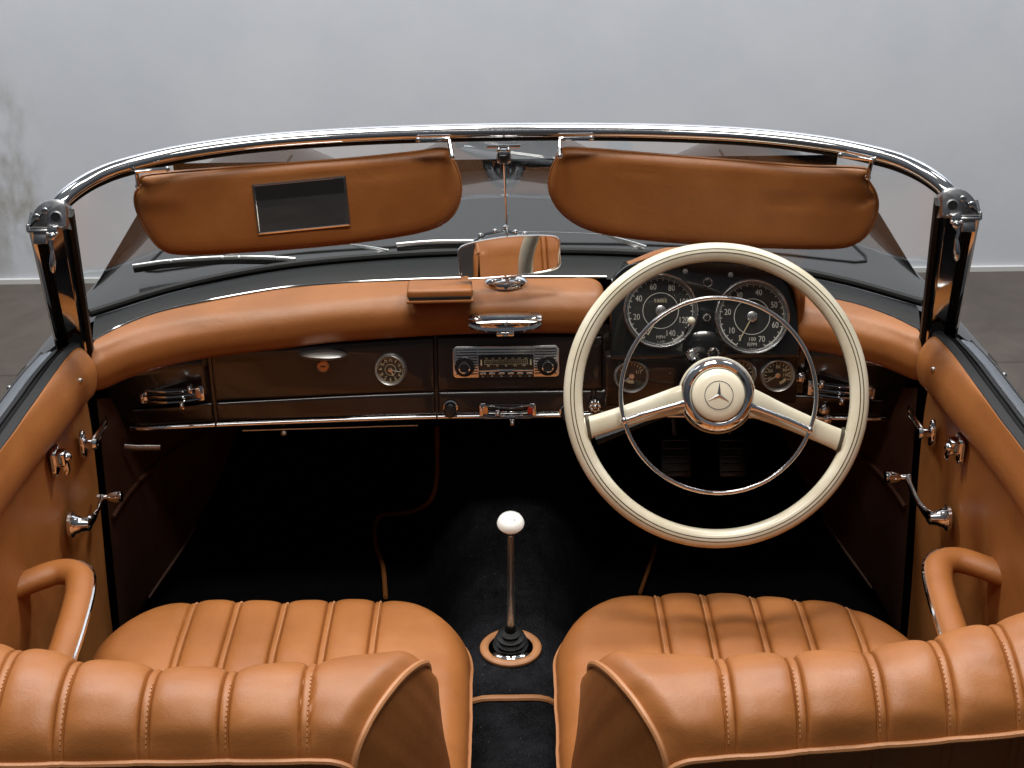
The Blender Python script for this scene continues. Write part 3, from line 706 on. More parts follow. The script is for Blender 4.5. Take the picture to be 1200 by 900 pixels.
for x in (-.0705, .0705):
    Fk = F @ Matrix.Translation((x, -.0075, .004)); k = mb('black_plastic'); k.lathe([(.0165, 0), (.0165, .006), (.0150, .008), (.0115, .008), (.0112, .014), (.0100, .016), (0, .016)], Fk, 28)
    for a in range(0, 360, 15): k.box(Fk @ Matrix.Translation(polar(a, .0162) + V((0, 0, .0035))) @ Matrix.Rotation(R(a), 4, 'Z'), (.0016, .0018, .006), .0004)
    k.mat('chrome'); k.lathe([(.0098, .0158), (.0098, .0172), (.0082, .0174), (.0078, .0160)], Fk, 28); k.build('radio_knob', RAD)

# ashtray in the pad
k = mb('chrome'); F = face(atY(592, 379, .058), 14); 
rows = []
for t in linspace(-1, 1, 31):
    x = t * .060; top = .0155 - .0035 * abs(t) ** 2.5; bot = -.0145 + .011 * abs(t) ** 4
    rows.append([F @ V((x, lerp(bot, top, q), h_ + .006 * (1 - t * t))) for q, h_ in ((0, -.02), (0, .002), (.12, .006), (.30, .0045), (.42, .010), (.60, .0125), (.72, .009), (.80, .004), (.9, .006), (1, .003), (1, -.02))])
k.grid(rows); k.box(F @ Matrix.Translation((0, -.0165, .008)), (.030, .0065, .012), .0025)
k.box(F @ Matrix.Translation((0, .0035, .0185)), (.050, .0035, .004), .0015); k.mat('black_plastic'); k.box(F @ Matrix.Translation((0, .001, -.012)), (.117, .026, .018), .004)
k.build('ashtray', CAR, ang=30)

# leather box on the pad
k = mb('leather'); pB = atZ(515.5, 339, .966); F = Matrix.Translation(pB) @ Matrix.Rotation(R(-8), 4, 'X') @ Matrix.Rotation(R(2), 4, 'Z')
k.box(F, (.108, .070, .017), .006, 4); k.build('leather_box', CAR, 'small tan leather covered box on top of the dash pad')
k = mb('black_plastic'); k.box(F @ Matrix.Translation((0, -.0325, -.0065)), (.102, .008, .006), .001); k.build('box_slot', bpy.data.objects['leather_box'])
k = mb('leather_trim'); k.box(F @ Matrix.Translation((0, -.001, -.0115)), (.110, .074, .005), .002); k.build('box_base', bpy.data.objects['leather_box'])

# heater levers
def heater(pa, pb, tilt, yaw, ends, ph, lev):
    p0, p1 = pa, pb; c = (p0 + p1) / 2; F = frame(c, p1 - p0, V((0, -math.cos(R(tilt)), math.sin(R(tilt))))); L_ = (p1 - p0).length
    k = mb('dash_black'); k.prism(rrect(L_ * 1.0, ph * .9, ph * .3), F, .003, .001); H = k.build('heater_control', CAR, None)
    k = mb('chrome')
    for y in (-.42, 0, .42):
        pts = [F @ V((L_ * .5 * t, ph * (y - .12 + .16 * t * t), .005 + .004 * (1 - t * t))) for t in linspace(-1, 1, 15)]; k.tube(pts, ph * .085, 8)
    for t, c_ in ((-1, ends[0]), (1, ends[1])):
        k.mat('chrome'); k.prism(rrect(.013, ph * 1.15, .004), F @ Matrix.Translation((t * (L_ * .5), .0, .0)), .006, .002)
        if c_: k.mat(c_); k.box(F @ Matrix.Translation((t * (L_ * .5 - .004), .0, .0075)), (.009, ph * .6, .004), .0015)
    k.build('slide_rails', H)
    for t, y in lev:
        k = mb('chrome'); k.box(F @ Matrix.Translation((L_ * .5 * t, ph * y, .010)), (.008, ph * .62, .012), .002); k.sphere(F @ V((L_ * .5 * t, ph * y, .017)), .0045, 10); k.build('slide_lever', H)
def pnl(px, py, off): 
    p = atY(px, py, .06)
    for _ in range(4): p = atY(px, py, panel(p.x, p.z, off).y)
    return p
heater(pnl(168, 466, .016), pnl(236, 458, .012), 12, 0, (None, 'copper'), .022, [(.68, .45), (.35, -.75)])
heater(pnl(566, 480, .005), pnl(624, 480, .005), 12, 0, ('amber', 'red'), .020, [(-.40, -.2), (.18, -1.0)])
heater(pnl(950, 452, .012), pnl(1022, 461, .016), 12, 0, (None, 'copper'), .022, [(-.72, .45), (.0, -.75)])
# switches and knobs along the panel
def knob(px, py, kind, off=.006, tilt=12):
    F = face(pnl(px, py, off), tilt)
    if kind == 'black':
        k = mb('chrome'); k.lathe([(.0125, 0), (.0125, .003), (.010, .004)], F, 20); k.mat('black_plastic'); k.lathe([(.006, .002), (.006, .012), (.0108, .015), (.0112, .023), (.0085, .027), (0, .028)], F @ Matrix.Translation((0, -.002, 0)), 20)
    elif kind == 'petal':
        k = mb('chrome'); k.lathe([(.010, 0), (.010, .003), (.006, .005), (.006, .012)], F, 20)
        for a in range(0, 360, 45): k.sphere(F @ (polar(a, .0075) + V((0, 0, .014))), .0052, 10, (1, 1, 1))
        k.sphere(F @ V((0, 0, .017)), .006, 10)
    else:
        k = mb('chrome'); k.lathe([(.010, 0), (.010, .004), (.008, .006), (.0065, .004), (.0065, .011), (.005, .012), (0, .012)], F, 20)
    return k.build('dash_knob', CAR)
knob(528, 477, 'black'); knob(664, 482, 'black'); knob(697, 474, 'petal'); knob(966, 480, 'ring'); knob(969, 491, 'ring', .002); knob(862, 480, 'ring'); knob(938, 442, 'ring')
def bknob(px, py, r, kind):
    F = face(on_bin(px, py, .001), TB)
    k = mb('chrome'); k.lathe([(r, 0), (r, .004), (r * .85, .006), (r * .62, .005), (r * .6, .003)], F, 24)
    for a in range(0, 360, 30): k.box(F @ Matrix.Translation(polar(a, r) + V((0, 0, .003))), (.0018, .0018, .005), .0003)
    k.mat('black_plastic' if kind == 'b' else 'steel'); k.lathe([(r * .6, .003), (r * .55, .007), (0, .0075)], F, 20); k.build('warning_lamp', BIN)
bknob(829, 331, .0075, 'b'); bknob(828, 372, .0055, 'b'); bknob(811, 415, .0095, 's'); bknob(836, 414, .0095, 'b')
for px, py in ((803, 318), (856, 322)):
    k = mb('steel'); k.lathe([(.0045, 0), (.0042, .0025), (0, .003)], face(on_bin(px, py, .000), TB), 14); k.build('panel_screw', BIN)

# ---- rear-view mirror
cm = V((-.001 + .008, .100, 1.014))
k = mb('chrome'); F = face(cm, 4.5, 5.2, 2.2)
ol = [(-.083, -.028), (-.0855, 0), (-.084, .022), (-.060, .0315), (0, .0365), (.060, .0335), (.083, .026), (.0845, 0), (.083, -.022), (.060, -.030), (0, -.0335), (-.060, -.0325)]
ol = [p.xy for p in spline([V((x, y, 0)) for x, y in ol], 5, True)]
def ringrow(sc, dz, so=0): return [F @ V((x * sc, y * (sc - so), dz)) for x, y in ol]
k.grid([ringrow(.15, -.020), ringrow(.5, -.018), ringrow(.85, -.010), ringrow(.99, -.003), ringrow(1.0, .002), ringrow(.99, .0045), ringrow(.965, .0045, .03), ringrow(.955, .0032, .045)], cu=True)
RVM = k.build('rear_view_mirror', CAR, 'small chrome rear view mirror standing on the dash', ang=40)
k = mb('mirror'); k.add([F @ V((x * .957, y * .915, .0033)) for x, y in ol], [list(range(len(ol)))]); k.build('mirror_glass', RVM)
k = mb('chrome'); pb_ = atZ(595, 333, .957)
F3 = Matrix.Translation((.0, .135, .956))
k.lathe([(.036, -.006), (.036, .001), (.031, .006), (.020, .010), (.016, .018), (.010, .022), (.0, .024)], F3 @ Matrix.Diagonal((1, .62, 1, 1)), 28)
k.tube([F3 @ V((0, 0, .018)), F3 @ V((0, -.006, .034)), cm + V((0, .014, -.016))], [.010, .007, .006], 10)
for dx in (-.018, .018): k.sphere(F3 @ V((dx, -.012, .006)), .0042, 10)
k.build('mirror_base', RVM)
k = mb('chrome'); k.tube([(0, -.012, 1.228), (.0015, .06, 1.13), (.003, .128, 1.040), (.003, .135, .975)], .0019, 8); k.sphere(V((.0025, .112, 1.062)), .0036, 8); k.build('mirror_rod', RVM)

# ---- steering wheel
CW = V((.311, -.245, .926)); FW = face(CW, 26.5, 0, -3.6)
RW = .2128
k = mb('ivory')
k.tube([FW @ polar(a, RW) for a in range(0, 360, 3)], .0136, 18, closed=True, ell=(.95, 1.05), up=(FW.to_3x3() @ V((0, 0, 1))))
SW = k.build('steering_wheel', CAR, ang=80)
k = mb('groove_dark')
for da in (0, 1):
    rr = RW + (-.0012 if da else .0040); zz = .0129 if da else .0123
    k.tube([FW @ (polar(a, rr) + V((0, 0, zz - .0002))) for a in range(0, 360, 3)], .0008, 6, closed=True)
k.build('rim_grooves', SW)
def spoke(sd):
    rows = []; k = mb('ivory'); 
    ctrl = [(.030, -.004, .025, .010), (.058, -.011, .0205, .008), (.10, -.0255, .0170, .000), (.15, -.044, .0158, -.003), (.184, -.0565, .0165, -.003), (.198, -.0615, .021, -.002), (.204, -.0635, .029, 0)]
    cs = [tab(list(range(7)), [c[j] for c in ctrl]) for j in range(4)]
    for t in linspace(0, 6, 40):
        x, y, hw, z = [c(t) for c in cs]; dx, dy = cs[0](min(6, t + .05)) - cs[0](max(0, t - .05)), cs[1](min(6, t + .05)) - cs[1](max(0, t - .05)); l = math.hypot(dx, dy); px_, py_ = -dy / l, dx / l
        r = []
        for a in range(0, 360, 20):
            u = math.copysign(abs(math.cos(R(a))) ** .8, math.cos(R(a))) * hw; w_ = math.copysign(abs(math.sin(R(a))) ** .7, math.sin(R(a))) * .0105
            r.append(FW @ V((sd * (x + px_ * u), y + py_ * u, z + w_)))
        rows.append(r)
    k.grid(rows, cu=True, caps=True); S = k.build('spoke', SW, ang=60)
    k = mb('groove_dark'); t = 4.15; x, y, hw, z = [c(t) for c in cs]
    k.tube([FW @ V((sd * (x + .22 * q * hw), y + q * hw * 1.02, z + .0100 * (1 - abs(q) ** 6) + .0)) for q in linspace(-1, 1, 13)], .0030, 6); k.build('spoke_joint', S)
for sd in (-1, 1): spoke(sd)
k = mb('ivory'); k.lathe([(.030, -.06), (.047, -.03), (.0565, .000), (.0575, .008), (.0560, .012), (.050, .015)], FW, 48); k.build('hub_shell', SW)
k = mb('chrome'); k.lathe([(.0555, .010), (.0545, .018), (.0505, .0245), (.045, .0268), (.0405, .0245), (.039, .019)], FW, 56); k.build('hub_ring', SW)
k = mb('ivory_light'); k.lathe([(.0400, .016), (.0393, .025), (.0365, .0285), (.029, .0310), (.012, .0328), (0, .0330)], FW, 56); HB = k.build('horn_button', SW)
k = mb('steel'); Fe = FW @ Matrix.Translation((0, 0, .0322)); arc(k, Fe, .0208, 0, 360, .0010, .0005, 60)
for a in (90, 210, 330):
    tip = polar(a, .0195) + V((0, 0, .0010)); l_ = polar(a + 60, .0030) + V((0, 0, .0010)); r_ = polar(a - 60, .0030) + V((0, 0, .0010)); top = V((0, 0, .0028))
    k.add([Fe @ q_ for q_ in (tip, l_, top, r_)], [(0, 1, 2), (0, 2, 3)])
k.build('star_emblem', HB, ang=10, recalc=False)
k = mb('chrome')
RH = .1435; zr = lambda a: .020 + .004 * math.cos(R(2 * a))
k.tube([FW @ (polar(a, RH) + V((0, 0, .026))) for a in range(0, 360, 3)], .0034, 10, closed=True)
for sd in (-1, 1):
    k.tube([FW @ V(p) for p in spline([V((sd * .050, -.014, .020)), V((sd * .075, -.022, .0235)), V((sd * .11, -.034, .0255)), V((sd * .1365, -.0445, .026))], 6)], [.0062, .0055, .005, .0048, .0045] + [.0045] * 14, 10)
    k.sphere(FW @ V((sd * .1365, -.0445, .026)), .0058, 10)
k.build('horn_ring', SW)
k = mb('black_plastic'); k.tube([FW @ V((0, 0, -.02)), FW @ V((0, 0, -.15)), FW @ V((0, 0, -.42))], [.034, .036, .034], 20); k.build('steering_column', SW)
k = mb('rubber'); k.tube([FW @ V((-.03, -.015, -.045)), FW @ V((-.13, -.060, -.05)), FW @ V((-.172, -.078, -.05))], [.004, .005, .007], 8); k.build('column_stalk', SW)
k = mb('chrome'); pa = atY(802, 392, .0); pb2 = atY(810, 376, -.012); k.tube([pa + V((-.004, .03, -.02)), pa, pb2], .0022, 8); k.mat('ivory'); k.sphere(pb2, .0066, 14); k.build('trip_lever', BIN)

# ---- floor carpet, tunnel, firewall, kick panels, pedals
g = mb('carpet')
g.grid([[V((x, y, .26 + .002 * noise.noise(V((x * 8, y * 8, 0))) + max(0, y - .55) * .9)) for x in linspace(-.75, .75, 30)] for y in linspace(-1.15, .95, 40)])
g.grid([[V((x, .95 - (z - .55) * .2, z)) for x in linspace(-.70, .70, 8)] for z in linspace(.3, .93, 8)])
for s in (-1, 1): g.grid([[V((s * .745, y, z)) for y in linspace(-1.1, .95, 20)] for z in (.22, .5, .88)])
CPT = g.build('carpet', CAR, 'black carpet')
g = mb('carpet_tunnel'); tz = tab([-1.15, -.5, -.12, .0, .08, .16, .25, .6, .95], [.395, .395, .400, .408, .432, .478, .50, .52, .54]); tw = tab([-1.15, -.12, .05, .20, .40, .95], [.110, .110, .108, .118, .15, .20]); rows = []
for Y in linspace(-1.15, .95, 70):
    r = []
    for a in linspace(-1, 1, 31):
        zt, w_ = tz(Y), tw(Y); q = abs(a)
        z = .255 + (zt - .255) * (1 - q ** 4.5) ** .7 if q < 1 else .255
        p = V((a * w_ * (1 + .25 * q ** 6), Y, z)); r.append(p + V((0, 0, .0016 * noise.noise(p * 40))))
    rows.append(r)
g.grid(rows); g.build('transmission_tunnel', CAR)
k = mb('piping_leather')
def tun(x, Y):
    q = min(.99, abs(x) / tw(Y)); return .255 + (tz(Y) - .255) * (1 - q ** 4.5) ** .7
k.tube([V((x, -.270 - .004 * math.cos(x * 20), tun(x, -.27) + .003)) for x in linspace(-.10, .10, 16)], .0062, 8, ell=(.8, 1)); k.build('carpet_binding', CPT)
k = mb('leather_trim'); k.tube(spline([atZ(x, y, z) for x, y, z in ((512, 500, .52), (512, 560, .45), (503, 588, .41), (480, 600, .36), (448, 604, .30), (440, 615, .285), (441, 640, .28), (449, 665, .277), (452, 700, .275))], 5), .0048, 8)
k.build('carpet_binding', CPT)
k = mb('leather_trim'); k.tube(spline([atZ(x, y, z) for x, y, z in ((768, 640, .275), (764, 655, .275), (757, 675, .275), (750, 695, .275))], 4), .0040, 8); k.build('carpet_binding', CPT)
for s in (-1, 1):
    fe = spline([atY(178, 700, .16), atY(227, 627, .28), atY(262, 560, .34), atY(282, 508, .40), atY(298, 465, .45)], 6)
    fe = [V((s * (abs(p.x) + .008), p.y, p.z)) for p in resample(fe, 14)]
    be = [V((s * lerp(.688, .668, q), -.035, lerp(.235, .83, q))) for q in linspace(0, 1, 14)]
    rows = [[a.lerp(c, t) + V((s * .02 * math.sin(math.pi * t), 0, 0)) for t in linspace(0, 1, 12)] for a, c in zip(be, fe)]
    k = mb('leather_kick'); k.grid(rows); KP = k.build('kick_panel', CAR, ang=60)
    k = mb('leather_kick'); k.tube([p + V((-s * .002, -.002, 0)) for p in fe[:6]], .003, 6); k.build('panel_edge', KP)
    k = mb('leather_kick'); k.tube([V((s * (abs(p.x) - .004), p.y, p.z)) for p in [be[8].lerp(fe[8], t).lerp(be[12].lerp(fe[12], t), t) + V((s * .02 * math.sin(math.pi * t), 0, 0)) for t in linspace(.02, .8, 10)]], .004, 6); k.build('panel_seam', KP)
    k = mb('rubber'); k.box(Matrix.Translation((s * .728, .03, .56)), (.03, .19, .62), .004); k.build('door_post', CAR)
k = mb('steel'); k.tube([atY(x, y, .03) for x, y in ((146, 524), (160, 525), (188, 525))], .0055, 8, ell=(1, .4)); k.build('fresh_air_flap', CAR)
for px, w_ in ((792, .062), (858, .055)):
    k = mb('black_plastic'); c = atY(px, 535, .42); k.box(face(c, 35), (w_, .085, .012), .005)
    for i in range(5): k.box(face(c, 35) @ Matrix.Translation((0, -.032 + .016 * i, .007)), (w_ * .85, .004, .003), .001)
    P = k.build('pedal', CAR); k = mb('steel'); k.tube([c + V((0, .012, .0)), c + V((0, .09, .09)), c + V((0, .12, .2))], .007, 8); k.build('pedal_arm', P)

# ---- gear lever
gx = 0.0; gb = V((gx, -.137, .402))
k = mb('satin_metal'); k.tube([gb + V((0, 0, .03)), gb + V((.002, -.048, .15)), gb + V((.003, -.105, .296))], [.0062, .0055, .0048], 12)
GL = k.build('gear_lever', CAR)
k = mb('white_plastic'); kd = (V((.001, -.105, .296)) - V((0, -.048, .15))).normalized(); Fk = frame(gb + V((.003, -.106, .297)), (1, 0, 0), kd)
k.lathe([(.0065, -.002), (.0080, .003), (.0125, .0055), (.0190, .009), (.0212, .0145), (.0192, .020), (.0125, .0245), (.005, .0262), (0, .0263)], Fk, 32)
KN = k.build('gear_knob', GL)
k = mb('chrome'); k.lathe([(.0066, -.012), (.0085, -.008), (.0085, -.003), (.0100, .002), (.0115, .005)], Fk, 20); k.build('knob_collar', GL)
k = mb('groove_dark'); Ft = Fk @ Matrix.Translation((.004, -.006, .0248)) @ Matrix.Rotation(R(22), 4, 'X'); k.text('1 3', .0058, Ft @ Matrix.Translation((0, .003, .0003))); k.text('2 4', .0058, Ft @ Matrix.Translation((0, -.003, .0003))); k.build('shift_pattern', KN, recalc=False)
k = mb('rubber'); Fb = frame(gb, (1, 0, 0), (0, -.18, 1))
k.lathe([(.030, .004), (.030, .010), (.024, .013), (.027, .019), (.021, .022), (.0235, .028), (.016, .031), (.018, .037), (.010, .041), (.008, .050), (.006, .052)], Fb, 28); k.build('gear_boot', GL)
k = mb('chrome'); Fp = frame(gb + V((0, 0, -.002)), (1, 0, 0), (0, .02, 1)) @ Matrix.Diagonal((1, 1.05, 1, 1))
k.lathe([(.039, -.002), (.0385, .004), (.034, .007), (.028, .008), (.02, .008)], Fp, 40); k.build('boot_plate', GL)
k = mb('piping_leather'); k.tube([Fp @ V((.0445 * math.cos(R(a)), .0445 * math.sin(R(a)), .001)) for a in range(0, 360, 6)], .0078, 10, closed=True, ell=(.75, 1)); k.build('boot_ring', GL)

# ---- doors
dY = [-.065, -.14, -.24, -.33, -.47, -.70, -1.0]
xu = tab([-y for y in dY], [.650, .661, .674, .686, .697, .704, .702])
def XU(Y): return xu(-Y)
def door(s):
    def strip(m_, sec, Ys, capf=False, seam=None):
        rows = []
        for Y in Ys:
            rows.append([V((s * (XU(Y) + a), Y, z)) for a, z in sec])
        m_.grid(rows)
    Ys = linspace(-.075, -1.0, 60)
    # trim panel
    k = mb('leather'); rows = []
    for Y in Ys:
        r = []
        for z in linspace(.28, .882, 22):
            x = XU(Y) + .024 - .003 * sm(.88, .80, z) + .012 * sm(.8, .35, z)
            x -= .0025 * math.sin(Y * 45) * sm(.4, .75, z) * .5 + .003 * noise.noise(V((Y * 5, z * 3, s * 4)))
            r.append(V((s * x, Y, z)))
        rows.append(r)
    k.grid(rows); D = k.build('door', CAR, ang=70)
    # padded leather top roll
    def OF(Y): return lerp(.020, .004, sm(-.10, -.40, Y))
    k = mb('leather'); rows = []
    def rsec(Y):
        o = OF(Y)
        return [(p.x, p.y) for p in spline([V((a, z, 0)) for a, z in ((.020, .862), (.006, .862), (-.002, .872), (-.0055, .890), (-.0045, .910), (lerp(-.002, o, .25), .929), (lerp(0, o, .6), .942), (o, .9465), (o + .003, .940))], 4)]
    ca, cz = .008, .905
    for i, sc in enumerate((.05, .45, .72, .88, .96, 1.0)): rows.append([V((s * (XU(-.09) + lerp(ca, a, sc)), -.066 - .03 * (i / 5) ** 1.6, lerp(cz, z, sc))) for a, z in rsec(-.09)])
    for Y in linspace(-.10, -1.0, 50): rows.append([V((s * (XU(Y) + a), Y, z + .0012 * noise.noise(V((Y * 12, a * 30, s))))) for a, z in rsec(Y)])
    k.grid(rows); RL = k.build('top_roll', D, ang=70)
    k = mb('steel'); c = V((s * (XU(-.145) - .003), -.145, .916)); k.sphere(c, .0042, 10); k.build('top_screw', RL)
    # felt, seal, metal strip imitating the reflection on the painted door top, outer skin
    def strip2(m_, sec): m_.grid([[V((s * (XU(Y) + OF(Y) + a), Y, z)) for a, z in sec] for Y in Ys])
    k = mb('felt'); strip2(k, [(-.002, .938), (.001, .9475), (.012, .9495), (.018, .945), (.019, .925)]); k.build('window_felt', D)
    k = mb('rubber'); strip2(k, [(.018, .925), (.021, .938), (.026, .942), (.030, .938), (.031, .928), (.035, .937), (.041, .937), (.0445, .927)]); k.build('window_seal', D)
    k = mb('paint'); rows = []
    for Y in linspace(-.055, -1.0, 40):
        xo = XU(Y) + OF(Y)
        rows.append([V((s * x, Y, z)) for x, z in ((xo + .066, .920), (xo + .070, .9245), (xo + .075, .921), (.776, .893), (.793, .872), (.808, .845), (.820, .80), (.828, .73), (.831, .6), (.826, .45), (.815, .3))])
    k.grid(rows); k.build('door_skin', D, ang=40)
    k = mb('belt_reflection'); strip2(k, [(.044, .922), (.0455, .9325), (.048, .9338), (.064, .9280), (.0675, .925), (.068, .918)]); k.build('belt_reflection_strip', D, ang=25)
    k = mb('chrome'); k.sphere(V((s * .776, -.125, .8945)), .0045, 10); k.tube([V((s * .776, -.125, .893)), V((s * .770, -.118, .899))], .0022, 6); k.build('lock_button', D)
    # interior handle: plate + lever pointing forwards
    X = XU(-.14) + .012; c = V((s * X, -.135, .800))
    k = mb('chrome'); F = frame(c, (0, -s, 0), (-s, 0, 0)); k.prism([(p.x, p.y) for p in [V((.011 * math.cos(R(a)), .024 * math.sin(R(a)), 0)) for a in range(0, 360, 15)]], F, .006, .003)
    k.lathe([(.009, .004), (.008, .016), (.010, .019), (.008, .024), (0, .025)], F, 16)
    k.tube([c + V((-s * .018, .004, 0)), c + V((-s * .022, .03, .003)), c + V((-s * .023, .062, .004)), c + V((-s * .021, .080, .003))], [.007, .0062, .0065, .004], 10, ell=(1.25, .7)); k.build('door_handle', D)
    # lock escutcheon
    X = XU(-.25) + .014; c = V((s * X, -.232, .824)); k = mb('chrome'); F = frame(c, (0, -s, 0), (-s, 0, 0))
    k.prism(rrect(.034, .046, .010), F, .006, .003); k.prism(rrect(.022, .026, .006), F @ Matrix.Translation((0, .004, .004)), .016, .005); k.sphere(F @ V((.003, .004, .018)), .009, 12, (1, 1, .8))
    k.tube([F @ V((.0, -.004, .016)), F @ V((-.004, -.016, .019)), F @ V((-.006, -.022, .017))], [.006, .005, .003], 8); k.build('door_lock', D)
    # window crank
    if s < 0: c = V((s * (XU(-.22) + .014), -.215, .700)); e_ = c + V((.024, .105, -.012))
    else: c = V((s * (XU(-.226) + .013), -.226, .698)); e_ = V((.634, -.150, .728))
    k = mb('chrome'); F = frame(c, (0, -s, 0), (-s, 0, 0)); k.lathe([(.021, 0), (.021, .005), (.015, .010), (.0125, .020), (.011, .030), (.006, .034), (0, .035)], F, 24)
    hubp = c + V((-s * .026, 0, 0)); k.tube(spline([hubp, hubp + V((-s * .006, .02, 0)), hubp.lerp(e_, .55) + V((-s * .002, 0, -.006)), e_], 6), [lerp(.0095, .0052, min(1, i / 9)) for i in range(19)], 10, ell=(1.2, .7))
    k.lathe([(.006, -.006), (.006, .004), (.0045, .010), (.008, .016), (.0105, .026), (.0095, .034), (0, .036)], frame(e_, (0, 1, 0), (-s, .0, .05)), 18); k.build('window_crank', D)
    # armrest pull
    pts = [V((s * .745, -.405, .696)), V((s * .700, -.380, .704)), V((s * .664, -.366, .709)), V((s * .637, -.376, .710)), V((s * .624, -.405, .709)), V((s * .617, -.46, .706)), V((s * .613, -.56, .700)), V((s * .615, -.68, .692)), V((s * .640, -.76, .688)), V((s * .700, -.78, .688))]
    cv = spline(pts, 8); k = mb('leather'); k.tube(cv, [.0192 + .0008 * noise.noise(p * 30) for p in cv], 16, ell=(.92, 1.12)); A = k.build('armrest', D, ang=70)
    k = mb('chrome'); cc = []
    for i in range(21, len(cv) - 10):
        t = (cv[i + 1] - cv[i - 1]).normalized(); nrm = t.cross(V((0, 0, 1))); nrm = nrm if nrm.x * s < 0 else -nrm
        cc.append(cv[i] + nrm * .0205 + V((0, 0, .005)))
    k.tube(cc, .0040, 8, ell=(1.3, .8), up=(0, 0, 1)); k.build('armrest_trim', A)
    return D
for s in (-1, 1): door(s)

# ---- seats
def pleat(x, seams, hw_strip=.0058):
    """height of the padded channels: returns displacement"""
    h_ = 0
    # find bay
    if x < seams[0] or x > seams[-1]:
        e_ = (seams[0] - x) if x < seams[0] else (x - seams[-1])
        h_ = .0075 * (1 - math.exp(-max(0, e_ - hw_strip) / .012))
    else:
        i = max(j for j in range(len(seams)) if seams[j] <= x); i = min(i, len(seams) - 2)
        a, c = seams[i] + hw_strip, seams[i + 1] - hw_strip; u = (x - a) / (c - a)
        if 0 <= u <= 1: h_ = .0095 * (1 - abs(2 * u - 1) ** 3.2) ** .75
    dmin = min(abs(x - q) for q in seams)
    if dmin < hw_strip + .0035:
        d1 = abs(dmin - hw_strip); h_ -= .0038 * math.exp(-(d1 / .0013) ** 2); 
        if dmin < hw_strip: h_ += .0022 * (1 - (dmin / hw_strip) ** 2)
    return h_
def dense(a, b, seams, n, hw=.0058):
    """column positions clustered at the seams and the ends"""
    xs = set(linspace(a, b, n))
    for q in seams:
        for d_ in (-.011, -.009, -.0078, -.0068, -.0058, -.0048, -.0038, -.0024, 0, .0024, .0038, .0048, .0058, .0068, .0078, .009, .011):
            if a < q + d_ < b: xs.add(q + d_)
    out = []
    for x in sorted(xs):
        if not out or x - out[-1] > .0006: out.append(x)
    return out
def displace(P, fn, nu, nv):
    """P[i][j] positions; push along numeric normals by fn(i, j)"""
    out = []
    for i in range(nu):
        r = []
        for j in range(nv):
            du = P[min(i + 1, nu - 1)][j] - P[max(i - 1, 0)][j]; dv = P[i][min(j + 1, nv - 1)] - P[i][max(j - 1, 0)]
            nn = du.cross(dv)
            if nn.length < 1e-12: nn = V((0, 0, 1))
            nn.normalize()
            r.append(P[i][j] + nn * fn(i, j))
        out.append(r)
    return out
